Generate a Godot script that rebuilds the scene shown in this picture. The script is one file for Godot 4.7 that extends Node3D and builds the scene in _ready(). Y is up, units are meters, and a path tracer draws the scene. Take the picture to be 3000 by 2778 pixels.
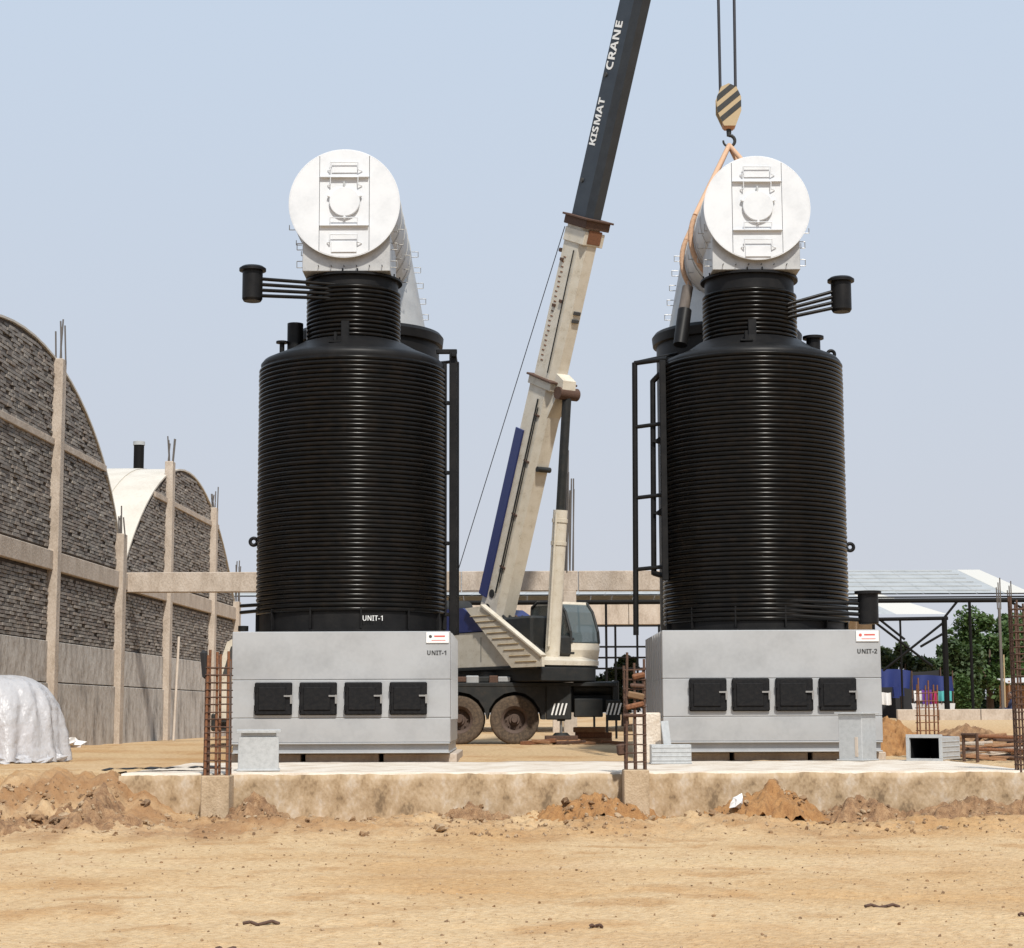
extends Node3D
# Two coil boilers on a concrete slab, a truck crane behind them, vaulted brick sheds to the left.

var M := {}
var rng := RandomNumberGenerator.new()
var box_cache := {}

# ------------------------------------------------------------------ names and nodes
var counters := {}
func uname(parent: Node, called: String) -> String:
	var k := "%d/%s" % [parent.get_instance_id(), called]
	var n: int = counters.get(k, 0)
	counters[k] = n + 1
	return called if n == 0 else "%s_%03d" % [called, n]

func tag(o: Node, label: String, category: String, group := "") -> void:
	o.set_meta("label", label)
	o.set_meta("category", category)
	if group != "":
		o.set_meta("group", group)

func thing(called: String, label: String, category: String, at := Vector3.ZERO, group := "") -> Node3D:
	var o := Node3D.new()
	o.name = uname(self, called)
	add_child(o)
	o.position = at
	tag(o, label, category, group)
	return o

func mi(called: String, mesh: Mesh, mat: Material, parent: Node, at := Vector3.ZERO, rot := Vector3.ZERO) -> MeshInstance3D:
	var o := MeshInstance3D.new()
	o.name = uname(parent, called)
	o.mesh = mesh
	o.material_override = mat
	parent.add_child(o)
	o.position = at
	o.rotation = rot
	return o

# ------------------------------------------------------------------ mesh helpers
func st_new() -> SurfaceTool:
	var s := SurfaceTool.new()
	s.begin(Mesh.PRIMITIVE_TRIANGLES)
	s.set_smooth_group(-1)
	return s

func fin(s: SurfaceTool) -> ArrayMesh:
	s.generate_normals()
	return s.commit()

# four corners given counter-clockwise as seen from outside
func quad(s: SurfaceTool, a: Vector3, b: Vector3, c: Vector3, d: Vector3) -> void:
	s.add_vertex(a); s.add_vertex(c); s.add_vertex(b)
	s.add_vertex(a); s.add_vertex(d); s.add_vertex(c)

func tri(s: SurfaceTool, a: Vector3, b: Vector3, c: Vector3) -> void:
	s.add_vertex(a); s.add_vertex(c); s.add_vertex(b)

func add_box(s: SurfaceTool, c: Vector3, h: Vector3, b := Basis.IDENTITY) -> void:
	var x := b.x * h.x * 0.5
	var y := b.y * h.y * 0.5
	var z := b.z * h.z * 0.5
	quad(s, c - x - y + z, c + x - y + z, c + x + y + z, c - x + y + z)
	quad(s, c + x - y - z, c - x - y - z, c - x + y - z, c + x + y - z)
	quad(s, c + x - y + z, c + x - y - z, c + x + y - z, c + x + y + z)
	quad(s, c - x - y - z, c - x - y + z, c - x + y + z, c - x + y - z)
	quad(s, c - x + y + z, c + x + y + z, c + x + y - z, c - x + y - z)
	quad(s, c - x - y - z, c + x - y - z, c + x - y + z, c - x - y + z)

# chamfered box mesh, centred
func cbox(size: Vector3, bev := 0.01) -> ArrayMesh:
	var key := "%s/%s" % [size, bev]
	if box_cache.has(key):
		return box_cache[key]
	var s := st_new()
	var h := size * 0.5
	bev = minf(bev, minf(h.x, minf(h.y, h.z)) * 0.8)
	var i := h - Vector3(bev, bev, bev)
	for ax in 3:
		for sg in [-1.0, 1.0]:
			var u := (ax + 1) % 3
			var v := (ax + 2) % 3
			var pts := []
			for q in [[-1, -1], [1, -1], [1, 1], [-1, 1]]:
				var p := Vector3.ZERO
				p[ax] = h[ax] * sg
				p[u] = i[u] * q[0]
				p[v] = i[v] * q[1]
				pts.append(p)
			if sg > 0: quad(s, pts[0], pts[1], pts[2], pts[3])
			else: quad(s, pts[3], pts[2], pts[1], pts[0])
	# edges
	for ax in 3:
		var u := (ax + 1) % 3
		var v := (ax + 2) % 3
		for su in [-1.0, 1.0]:
			for sv in [-1.0, 1.0]:
				var p := []
				for e in [-1.0, 1.0]:
					var a := Vector3.ZERO
					a[ax] = i[ax] * e
					a[u] = h[u] * su
					a[v] = i[v] * sv
					var b := Vector3.ZERO
					b[ax] = i[ax] * e
					b[u] = i[u] * su
					b[v] = h[v] * sv
					p.append(a); p.append(b)
				if su * sv > 0: quad(s, p[0], p[2], p[3], p[1])
				else: quad(s, p[1], p[3], p[2], p[0])
	for sx in [-1.0, 1.0]:
		for sy in [-1.0, 1.0]:
			for sz in [-1.0, 1.0]:
				var a := Vector3(h.x * sx, i.y * sy, i.z * sz)
				var b := Vector3(i.x * sx, h.y * sy, i.z * sz)
				var c := Vector3(i.x * sx, i.y * sy, h.z * sz)
				if sx * sy * sz > 0: tri(s, a, b, c)
				else: tri(s, a, c, b)
	var m := fin(s)
	box_cache[key] = m
	return m

func frame_for(dir: Vector3) -> Basis:
	var y := dir.normalized()
	var x := y.cross(Vector3(0, 0, 1) if absf(y.z) < 0.9 else Vector3(1, 0, 0)).normalized()
	return Basis(x, y, x.cross(y))

func add_tube(s: SurfaceTool, a: Vector3, b: Vector3, r0: float, r1 := -1.0, n := 10, caps := true) -> void:
	if r1 < 0: r1 = r0
	var f := frame_for(b - a)
	for k in n:
		var t0 := TAU * k / n
		var t1 := TAU * (k + 1) / n
		var d0 := f.x * cos(t0) - f.z * sin(t0)
		var d1 := f.x * cos(t1) - f.z * sin(t1)
		s.set_smooth_group(1)
		quad(s, a + d0 * r0, a + d1 * r0, b + d1 * r1, b + d0 * r1)
		if caps:
			s.set_smooth_group(-1)
			tri(s, b + d0 * r1, b + d1 * r1, b)
			tri(s, a + d1 * r0, a + d0 * r0, a)
	s.set_smooth_group(-1)

func tube(a: Vector3, b: Vector3, r0: float, r1 := -1.0, n := 10) -> ArrayMesh:
	var s := st_new()
	add_tube(s, a, b, r0, r1, n)
	return fin(s)

func add_path(s: SurfaceTool, pts: Array, r: float, n := 8) -> void:
	for k in pts.size() - 1:
		add_tube(s, pts[k], pts[k + 1], r, r, n)

# profile: list of Vector2(radius, y), bottom to top along the outside; sharp = flat shaded bands
func lathe(prof: Array, n := 48, smooth := false) -> ArrayMesh:
	var s := st_new()
	for j in prof.size() - 1:
		s.set_smooth_group(j + 1 if not smooth else 1)
		for k in n:
			var t0 := TAU * k / n
			var t1 := TAU * (k + 1) / n
			var p: Vector2 = prof[j]
			var q: Vector2 = prof[j + 1]
			var a := Vector3(p.x * cos(t0), p.y, -p.x * sin(t0))
			var b := Vector3(p.x * cos(t1), p.y, -p.x * sin(t1))
			var c := Vector3(q.x * cos(t1), q.y, -q.x * sin(t1))
			var d := Vector3(q.x * cos(t0), q.y, -q.x * sin(t0))
			if p.x < 0.0001: tri(s, a, c, d)
			elif q.x < 0.0001: tri(s, a, b, c)
			else: quad(s, a, b, c, d)
	return fin(s)

# polygon in x,y (any winding) extruded along z by depth, centred on z = 0
func prism(poly: PackedVector2Array, depth: float) -> ArrayMesh:
	var s := st_new()
	add_prism(s, poly, -depth * 0.5, depth * 0.5)
	return fin(s)

func add_prism(s: SurfaceTool, poly_in: PackedVector2Array, z0: float, z1: float) -> void:
	var poly := poly_in.duplicate()
	if Geometry2D.is_polygon_clockwise(poly):
		poly.reverse()
	var idx := Geometry2D.triangulate_polygon(poly)
	for k in range(0, idx.size(), 3):
		var a := poly[idx[k]]
		var b := poly[idx[k + 1]]
		var c := poly[idx[k + 2]]
		if (b - a).cross(c - a) < 0:
			var t := b
			b = c
			c = t
		tri(s, Vector3(a.x, a.y, z1), Vector3(b.x, b.y, z1), Vector3(c.x, c.y, z1))
		tri(s, Vector3(a.x, a.y, z0), Vector3(c.x, c.y, z0), Vector3(b.x, b.y, z0))
	for k in poly.size():
		var a := poly[k]
		var b := poly[(k + 1) % poly.size()]
		quad(s, Vector3(a.x, a.y, z0), Vector3(b.x, b.y, z0), Vector3(b.x, b.y, z1), Vector3(a.x, a.y, z1))

func text(words: String, h: float, depth := 0.006, bold := false) -> TextMesh:
	var t := TextMesh.new()
	var fo := SystemFont.new()
	fo.font_names = PackedStringArray(["Droid Sans"])
	if bold: fo.font_weight = 700
	t.font = fo
	t.text = words
	t.font_size = 64
	t.pixel_size = h / 46.0
	t.depth = depth
	t.curve_step = 2.0
	return t

# ------------------------------------------------------------------ materials
func srgb(c: Color) -> Color:
	return c.linear_to_srgb()

func noise_img(seed_: int, size: int, freq: float, oct := 4, kind := FastNoiseLite.TYPE_SIMPLEX_SMOOTH) -> Image:
	var n := FastNoiseLite.new()
	n.seed = seed_
	n.noise_type = kind
	n.frequency = freq
	n.fractal_octaves = oct
	n.fractal_gain = 0.55
	return n.get_seamless_image(size, size)

# mottled colour texture: linear colours along a ramp picked by two noises
func mottle(seed_: int, size: int, cols: Array, f1 := 0.012, f2 := 0.12, w2 := 0.4, contrast := 1.5) -> ImageTexture:
	var a := noise_img(seed_, size, f1, 5)
	var b := noise_img(seed_ + 7, size, f2, 3)
	var da := a.get_data()
	var db := b.get_data()
	var sa := da.size() / (size * size)
	var sb := db.size() / (size * size)
	var out := PackedByteArray()
	out.resize(size * size * 3)
	var lut := []
	for k in 256:
		var t := k / 255.0 * (cols.size() - 1)
		var i := mini(int(t), cols.size() - 2)
		lut.append(srgb((cols[i] as Color).lerp(cols[i + 1], t - i)))
	for k in size * size:
		var v := (da[k * sa] / 255.0 * (1.0 - w2) + db[k * sb] / 255.0 * w2 - 0.5) * contrast + 0.5
		var c: Color = lut[clampi(int(v * 255), 0, 255)]
		out[k * 3] = int(clampf(c.r, 0, 1) * 255)
		out[k * 3 + 1] = int(clampf(c.g, 0, 1) * 255)
		out[k * 3 + 2] = int(clampf(c.b, 0, 1) * 255)
	var im := Image.create_from_data(size, size, false, Image.FORMAT_RGB8, out)
	im.generate_mipmaps()
	return ImageTexture.create_from_image(im)

func bumps(seed_: int, size: int, freq: float, strength: float, oct := 4) -> ImageTexture:
	var im := noise_img(seed_, size, freq, oct)
	im.convert(Image.FORMAT_RGB8)
	im.bump_map_to_normal_map(strength)
	im.generate_mipmaps()
	return ImageTexture.create_from_image(im)

func mat(key: String, col: Color, rough := 0.8, metal := 0.0) -> StandardMaterial3D:
	var m := StandardMaterial3D.new()
	m.albedo_color = srgb(col)
	m.roughness = rough
	m.metallic = metal
	M[key] = m
	return m

func tmat(key: String, tex: Texture2D, scale: Vector3, rough := 0.85, norm: Texture2D = null, ns := 1.0, world := true) -> StandardMaterial3D:
	var m := StandardMaterial3D.new()
	m.albedo_texture = tex
	m.roughness = rough
	m.uv1_triplanar = true
	m.uv1_world_triplanar = world
	m.uv1_scale = scale
	if norm:
		m.normal_enabled = true
		m.normal_texture = norm
		m.normal_scale = ns
	M[key] = m
	return m

func make_materials() -> void:
	var nb := bumps(3, 512, 0.03, 6.0)
	var nf := bumps(5, 512, 0.09, 5.0)
	var sand := mottle(11, 1024, [Color(.24, .135, .06), Color(.47, .32, .165), Color(.53, .385, .22), Color(.60, .46, .29)], 0.022, 0.16, 0.55, 1.45)
	var g := tmat("sand", sand, Vector3(.38, .38, .38), 0.96, nf, 0.7)
	g.vertex_color_use_as_albedo = true
	tmat("dirt", mottle(21, 512, [Color(.075, .036, .018), Color(.20, .11, .055), Color(.30, .175, .088), Color(.42, .275, .15)], 0.012, 0.12, 0.5, 2.0), Vector3(.9, .9, .9), 0.97, nf, 1.0)
	tmat("orange_dirt", mottle(22, 512, [Color(.12, .052, .02), Color(.30, .15, .055), Color(.42, .235, .095)], 0.015, 0.12, 0.5, 1.5), Vector3(.9, .9, .9), 0.97, nf, 1.0)
	tmat("stone_a", mottle(23, 256, [Color(.16, .09, .045), Color(.32, .20, .105)], 0.03, 0.15, 0.5), Vector3(2, 2, 2), 0.95)
	tmat("stone_b", mottle(24, 256, [Color(.28, .19, .11), Color(.44, .325, .21)], 0.03, 0.15, 0.5), Vector3(2, 2, 2), 0.95)
	tmat("stone_c", mottle(25, 256, [Color(.13, .08, .045), Color(.25, .155, .085)], 0.03, 0.15, 0.5), Vector3(2, 2, 2), 0.95)
	tmat("screed", mottle(31, 512, [Color(.46, .37, .28), Color(.60, .52, .43), Color(.66, .60, .52)], 0.008, 0.1, 0.3, 1.6), Vector3(.35, .35, .35), 0.9, nf, 0.4)
	# stained cast concrete: noise stretched down the face, as the drip marks run
	tmat("stained_concrete", mottle(32, 512, [Color(.17, .115, .065), Color(.36, .255, .15), Color(.44, .33, .215), Color(.52, .43, .33)], 0.010, 0.07, 0.3, 1.6), Vector3(.42, .26, .42), 0.92, nb, 0.3)
	tmat("concrete", mottle(33, 512, [Color(.34, .275, .215), Color(.47, .395, .325), Color(.54, .47, .40)], 0.008, 0.06, 0.3, 1.3), Vector3(.45, .2, .45), 0.92, nf, 0.2)
	tmat("grey_concrete", mottle(34, 512, [Color(.16, .145, .13), Color(.38, .345, .31), Color(.47, .435, .395), Color(.52, .485, .445)], 0.010, 0.04, 0.2, 1.35), Vector3(.3, .10, .3), 0.92, nb, 0.3)
	tmat("tan_concrete", mottle(37, 256, [Color(.27, .19, .115), Color(.42, .315, .205), Color(.50, .39, .27)], 0.012, 0.1, 0.35, 1.4), Vector3(.6, .5, .6), 0.92, nf, 0.3)
	tmat("mortar", mottle(35, 256, [Color(.075, .062, .055), Color(.13, .11, .10)], 0.02, 0.1, 0.5), Vector3(.8, .8, .8), 0.98)
	var bk := mottle(36, 512, [Color(.62, .60, .58), Color(.9, .88, .86), Color(1, 1, 1)], 0.02, 0.12, 0.5, 1.5)
	var bcols := [Color(.285, .262, .24), Color(.225, .208, .192), Color(.345, .318, .288), Color(.255, .235, .218), Color(.30, .262, .23)]
	for k in 5:
		var b := tmat("brick%d" % k, bk, Vector3(1.1, 1.1, 1.1), 0.95)
		b.albedo_color = srgb(bcols[k])
	var bv := tmat("brick_all", bk, Vector3(1.1, 1.1, 1.1), 0.95)
	bv.vertex_color_use_as_albedo = true
	# boiler
	var blk := tmat("black", mottle(41, 512, [Color(.005, .005, .005), Color(.008, .0075, .007), Color(.015, .012, .010)], 0.01, 0.09, 0.3, 1.3), Vector3(.6, .6, .6), 0.33)
	blk.metallic_specular = 0.3
	for k in 3:
		var cm := tmat("coil%d" % k, mottle(42 + k, 256, [Color(.004, .004, .004), Color(.007, .0065, .006), Color(.016, .012, .009)], 0.02, 0.09, 0.3, 1.5), Vector3(.5, .9, .5), [0.22, 0.26, 0.31][k])
		cm.metallic_specular = 0.26
	tmat("satin_black", mottle(46, 256, [Color(.006, .006, .0065), Color(.010, .0098, .0102), Color(.016, .015, .0145)], 0.012, 0.1, 0.3, 1.4), Vector3(.7, .7, .7), 0.45).metallic_specular = 0.3
	var gp := tmat("grey_paint", mottle(51, 512, [Color(.32, .325, .33), Color(.395, .40, .405), Color(.43, .435, .44)], 0.005, 0.07, 0.2, 1.1), Vector3(.25, .25, .25), 0.42, bumps(58, 512, 0.006, 10.0, 2), 0.18)
	gp.metallic = 0.15
	tmat("door_black", mottle(52, 256, [Color(.004, .004, .005), Color(.009, .009, .010), Color(.018, .016, .015)], 0.02, 0.13, 0.5, 1.5), Vector3(2, 2, 2), 0.65, nf, 0.4).metallic_specular = 0.3
	var wp := tmat("white_paint", mottle(53, 512, [Color(.58, .60, .625), Color(.655, .675, .70), Color(.685, .705, .73)], 0.006, 0.06, 0.2, 1.2), Vector3(.4, .4, .4), 0.55)
	wp.metallic_specular = 0.3
	tmat("cladding", mottle(54, 512, [Color(.34, .34, .34), Color(.44, .44, .435), Color(.50, .50, .49)], 0.006, 0.09, 0.3, 1.4), Vector3(.5, .5, .5), 0.42).metallic = 0.35
	tmat("galvanised", mottle(55, 512, [Color(.36, .37, .37), Color(.47, .48, .48), Color(.54, .55, .55)], 0.02, 0.09, 0.4, 1.3), Vector3(1, 1, 1), 0.45).metallic = 0.3
	mat("bare_steel", Color(.42, .41, .39), 0.35, 0.8)
	mat("dark_line", Color(.05, .05, .05), 0.7)
	mat("white_letters", Color(.8, .8, .78), 0.6)
	mat("black_letters", Color(.03, .03, .03), 0.6)
	mat("red_print", Color(.55, .09, .07), 0.6)
	mat("plate_white", Color(.75, .74, .72), 0.5)
	# rust and steel
	tmat("rust", mottle(61, 256, [Color(.07, .028, .014), Color(.18, .075, .035), Color(.27, .125, .06)], 0.03, 0.15, 0.5, 1.6), Vector3(3, 3, 3), 0.9)
	tmat("dark_rust", mottle(62, 256, [Color(.035, .022, .017), Color(.085, .045, .03), Color(.14, .075, .045)], 0.03, 0.15, 0.5, 1.6), Vector3(3, 3, 3), 0.85)
	mat("rebar_grey", Color(.13, .115, .105), 0.7, 0.3)
	mat("frame_steel", Color(.008, .0075, .0075), 0.65).metallic_specular = 0.25
	tmat("timber", mottle(63, 256, [Color(.14, .065, .03), Color(.27, .14, .07), Color(.36, .21, .115)], 0.02, 0.12, 0.4, 1.5), Vector3(1.5, 6, 6), 0.9)
	# crane
	tmat("cream", mottle(71, 512, [Color(.32, .25, .165), Color(.57, .51, .41), Color(.63, .575, .48), Color(.67, .615, .53)], 0.012, 0.08, 0.35, 1.2), Vector3(.5, .5, .5), 0.48)
	tmat("boom_dark", mottle(72, 512, [Color(.014, .019, .026), Color(.022, .029, .038), Color(.03, .038, .048)], 0.01, 0.08, 0.3, 1.3), Vector3(.4, .4, .4), 0.42)
	mat("navy", Color(.016, .027, .12), 0.45)
	tmat("chassis", mottle(73, 256, [Color(.006, .0065, .0065), Color(.012, .0135, .013), Color(.03, .024, .019)], 0.015, 0.1, 0.4, 1.4), Vector3(.8, .8, .8), 0.6)
	tmat("tyre", mottle(74, 256, [Color(.035, .028, .023), Color(.09, .065, .045), Color(.16, .115, .078)], 0.02, 0.12, 0.4, 1.4), Vector3(2, 2, 2), 0.95)
	tmat("rim", mottle(75, 256, [Color(.05, .035, .028), Color(.13, .085, .065)], 0.03, 0.12, 0.5), Vector3(3, 3, 3), 0.8)
	mat("rope", Color(.035, .036, .045), 0.6, 0.2)
	var gl := mat("glass", Color(.10, .13, .13), 0.04)
	gl.transparency = BaseMaterial3D.TRANSPARENCY_ALPHA
	gl.albedo_color.a = 0.45
	mat("interior", Color(.05, .048, .045), 0.8)
	mat("hook_yellow", Color(.40, .30, .17), 0.6)
	mat("rung_ochre", Color(.45, .34, .19), 0.6)
	tmat("dark_sheet", mottle(57, 256, [Color(.06, .05, .043), Color(.115, .095, .082), Color(.15, .125, .105)], 0.012, 0.08, 0.3, 1.5), Vector3(1.5, .3, 1.5), 0.7)
	mat("hook_orange", Color(.42, .21, .11), 0.6)
	tmat("sling", mottle(76, 256, [Color(.42, .25, .15), Color(.60, .40, .27)], 0.02, 0.15, 0.5), Vector3(4, 4, 4), 0.95)
	# others
	var tp := mat("plastic_sheet", Color(.58, .575, .595), 0.35)
	tp.transparency = BaseMaterial3D.TRANSPARENCY_ALPHA
	tp.albedo_color.a = 0.80
	tp.normal_enabled = true
	tp.normal_texture = bumps(66, 512, 0.02, 14.0, 5)
	tp.uv1_triplanar = true
	tp.uv1_world_triplanar = true
	tp.uv1_scale = Vector3(.8, .35, .8)
	tp.normal_scale = 0.5
	tp.backlight_enabled = true
	tp.backlight = srgb(Color(.25, .25, .25))
	tmat("shed_roof", mottle(81, 256, [Color(.48, .43, .36), Color(.57, .52, .445), Color(.61, .565, .49)], 0.01, 0.1, 0.3, 1.4), Vector3(.3, .3, .3), 0.55)
	tmat("grey_roof", mottle(82, 256, [Color(.28, .29, .29), Color(.36, .37, .37), Color(.40, .41, .41)], 0.01, 0.1, 0.3, 1.4), Vector3(.3, .3, .3), 0.6)
	mat("white_roof", Color(.55, .525, .475), 0.7)
	mat("tarp_blue", Color(.009, .022, .13), 0.65)
	mat("tarp_teal", Color(.06, .33, .33), 0.6)
	mat("tarp_grey", Color(.5, .49, .48), 0.8)
	mat("cloth_pink", Color(.5, .24, .33), 0.9)
	mat("cloth_red", Color(.5, .04, .16), 0.9)
	mat("cloth_purple", Color(.12, .04, .26), 0.9)
	mat("cloth_white", Color(.68, .67, .66), 0.9)
	mat("cloth_navy", Color(.02, .028, .07), 0.9)
	mat("cloth_black", Color(.02, .02, .022), 0.9)
	mat("skin", Color(.13, .07, .045), 0.6)
	mat("bark", Color(.10, .07, .05), 0.95)
	for k in 3:
		var lf := mat("leaf%d" % k, [Color(.038, .066, .022), Color(.055, .098, .026), Color(.045, .06, .028)][k], 0.7)
		lf.backlight_enabled = true
		lf.backlight = srgb(Color(.03, .06, .01))

# ------------------------------------------------------------------ ground
var gn := FastNoiseLite.new()
var gn2 := FastNoiseLite.new()
var gn3 := FastNoiseLite.new()

func smooth(a: float, b: float, x: float) -> float:
	var t := clampf((x - a) / (b - a), 0.0, 1.0)
	return t * t * (3.0 - 2.0 * t)

# height of the ground at x and distance d in front of the viewer
func ground_y(x: float, d: float) -> float:
	var h := 0.0
	var up := smooth(26.9, 27.9, d)
	# the bank left of the slab is a slope rather than a wall
	var bank := smooth(24.6, 27.6, d + gn2.get_noise_2d(x * 3.0, 4.0) * 1.2)
	var left := smooth(-4.5, -5.75, x)
	var right := smooth(7.0, 8.2, x)
	up = lerpf(up, bank, maxf(left, right))
	h = 0.70 * up
	h += 0.14 * smooth(35.0, 45.0, d)
	h += 0.5 * smooth(44.0, 56.0, d) * smooth(5.0, 9.0, x)
	if d < 60.0 and absf(x) < 16.0:
		var w := 1.0 - smooth(40.0, 60.0, d)
		var rough := 0.04 * gn.get_noise_2d(x, d) + 0.012 * gn2.get_noise_2d(x * 4.0, d * 4.0) + 0.011 * gn3.get_noise_2d(x * 10.0, d * 10.0)
		# heaped, rougher soil along the foot of the wall
		var foot := smooth(23.6, 25.6, d) * (1.0 - smooth(27.5, 29.5, d))
		h += w * rough * (1.0 + 3.4 * foot)
		h -= 0.012 * (1.0 - smooth(20.0, 24.0, d)) * pow(maxf(0.0, gn2.get_noise_2d(x * 2.0, d * 2.6)), 1.5)
		h += 0.10 * foot * (1.0 - up) + 0.10 * foot * absf(gn2.get_noise_2d(x * 2.2 + 30.0, d * 2.0))
		# shallow tyre ruts
		h -= 0.03 * (1.0 - smooth(17.0, 22.0, d)) * pow(maxf(0.0, sin(d * 2.3 + 0.35 * x + 1.2 * gn.get_noise_2d(x * 0.4, d * 0.2))), 6.0)
	if x > -5.75 and x < 7.6 and d > 26.85 and d < 33.4:
		h = minf(h, 0.66)
	return h

func make_ground() -> void:
	gn.seed = 5; gn.frequency = 0.35; gn.fractal_octaves = 4
	gn2.seed = 9; gn2.frequency = 0.5; gn2.fractal_octaves = 3
	gn3.seed = 14; gn3.frequency = 0.6; gn3.fractal_octaves = 2
	var ds := []
	var d := -30.0
	while d < 10.0: ds.append(d); d += 2.5
	d = 10.0
	while d < 30.0: ds.append(d); d += 0.055
	while d < 50.0: ds.append(d); d += 0.35
	while d < 900.0: ds.append(d); d *= 1.09
	var xs := []
	var x := -600.0
	while x < -10.0: xs.append(x); x = minf(x * 0.8, x + 1.0) if x < -12.0 else x + 0.5
	x = -10.0
	while x < 9.5: xs.append(x); x += 0.055
	while x < 600.0: xs.append(x); x = maxf(x * 1.2, x + 0.5)
	var nx := xs.size()
	var verts := PackedVector3Array()
	var cols := PackedColorArray()
	var idx := PackedInt32Array()
	var tint := FastNoiseLite.new()
	tint.seed = 77; tint.frequency = 0.22; tint.fractal_octaves = 4
	for dd in ds:
		for xx in xs:
			verts.append(Vector3(xx, ground_y(xx, dd), -dd))
			var t := tint.get_noise_2d(xx * 0.9, dd * 1.0)
			var t2 := gn.get_noise_2d(xx * 1.9 + 50.0, dd * 1.9)
			var foot := smooth(23.2, 25.4, dd + 1.5 * gn2.get_noise_2d(xx * 2.0, 9.0)) * (1.0 - smooth(27.6, 29.5, dd)) * clampf(0.85 + 1.3 * t2, 0.25, 1.0)
			var t3 := tint.get_noise_2d(xx * 0.3 + 200.0, dd * 0.55 + 90.0)
			var c := Color(1, .99, .99).lerp(Color(.86, .74, .60), clampf(0.3 + t * 1.5, 0, 1))
			c = c.lerp(Color(.78, .64, .50), clampf((t2 - 0.12) * 2.2, 0, .8))
			c = c.lerp(Color(1.02, 1.03, 1.08), clampf((t3 - 0.05) * 2.4, 0, .75))
			c = c.lerp(Color(.50, .355, .26), foot * 0.85 * clampf(.75 + 1.6 * t3, .45, 1.0))
			cols.append(c)
	for j in ds.size() - 1:
		for i in nx - 1:
			var a := j * nx + i
			idx.append_array([a, a + nx, a + 1, a + 1, a + nx, a + nx + 1])
	var arr := []
	arr.resize(Mesh.ARRAY_MAX)
	arr[Mesh.ARRAY_VERTEX] = verts
	arr[Mesh.ARRAY_COLOR] = cols
	arr[Mesh.ARRAY_INDEX] = idx
	var am := ArrayMesh.new()
	am.add_surface_from_arrays(Mesh.PRIMITIVE_TRIANGLES, arr)
	var s := SurfaceTool.new()
	s.create_from(am, 0)
	s.generate_normals()
	var g := mi("ground", s.commit(), M.sand, self)
	g.set_meta("kind", "structure")
	g.set_meta("label", "tan sandy ground with ruts and clods")

# a lumpy stone, unit size
func stone_mesh(seed_: int, rings := 5, seg := 8) -> ArrayMesh:
	var n := FastNoiseLite.new()
	n.seed = seed_; n.frequency = 0.9
	var s := st_new()
	var p := func(i: int, j: int) -> Vector3:
		var th := PI * i / rings
		var ph := TAU * (j % seg) / seg
		var v := Vector3(sin(th) * cos(ph), cos(th), -sin(th) * sin(ph))
		return v * (0.5 + 0.62 * n.get_noise_3dv(v * 1.5)) * Vector3(1.1, .6, .9)
	for i in rings:
		for j in seg:
			var a: Vector3 = p.call(i + 1, j)
			var b: Vector3 = p.call(i + 1, j + 1)
			var c: Vector3 = p.call(i, j + 1)
			var dd: Vector3 = p.call(i, j)
			if i == 0: tri(s, a, b, c)
			elif i == rings - 1: tri(s, a, c, dd)
			else: quad(s, a, b, c, dd)
	return fin(s)

func pile_mesh(cx: float, cd: float, rx: float, rz: float, h: float, seed_: int) -> ArrayMesh:
	var n := FastNoiseLite.new()
	n.seed = seed_; n.frequency = 1.3; n.fractal_octaves = 4
	var s := st_new()
	s.set_smooth_group(1)
	var N := 60
	var y_at := ground_y(cx, cd)
	var pt := func(i: int, j: int) -> Vector3:
		var u := (float(i) / N * 2 - 1)
		var v := (float(j) / N * 2 - 1)
		var r := sqrt(u * u + v * v) * (1.0 + 0.5 * n.get_noise_2d(cos(atan2(v, u)) * 1.4, sin(atan2(v, u)) * 1.4 + 3.0))
		var y := h * pow(maxf(0.0, 1.0 - r), 1.1) - 0.03
		if r < 1.0:
			y += (0.16 * h + 0.03) * n.get_noise_2d(u * rx * 3.0, v * rz * 3.0) + 0.03 * absf(n.get_noise_2d(u * rx * 9.0 + 9.0, v * rz * 9.0))
		else:
			y = -0.10 - 0.3 * (r - 1.0)
		return Vector3(u * rx, y + ground_y(cx + u * rx, cd - v * rz) - y_at, v * rz)
	for i in N:
		for j in N:
			var a: Vector3 = pt.call(i, j + 1)
			var b: Vector3 = pt.call(i + 1, j + 1)
			var c: Vector3 = pt.call(i + 1, j)
			var d: Vector3 = pt.call(i, j)
			tri(s, a, b, c)
			tri(s, a, c, d)
	return fin(s)

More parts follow.
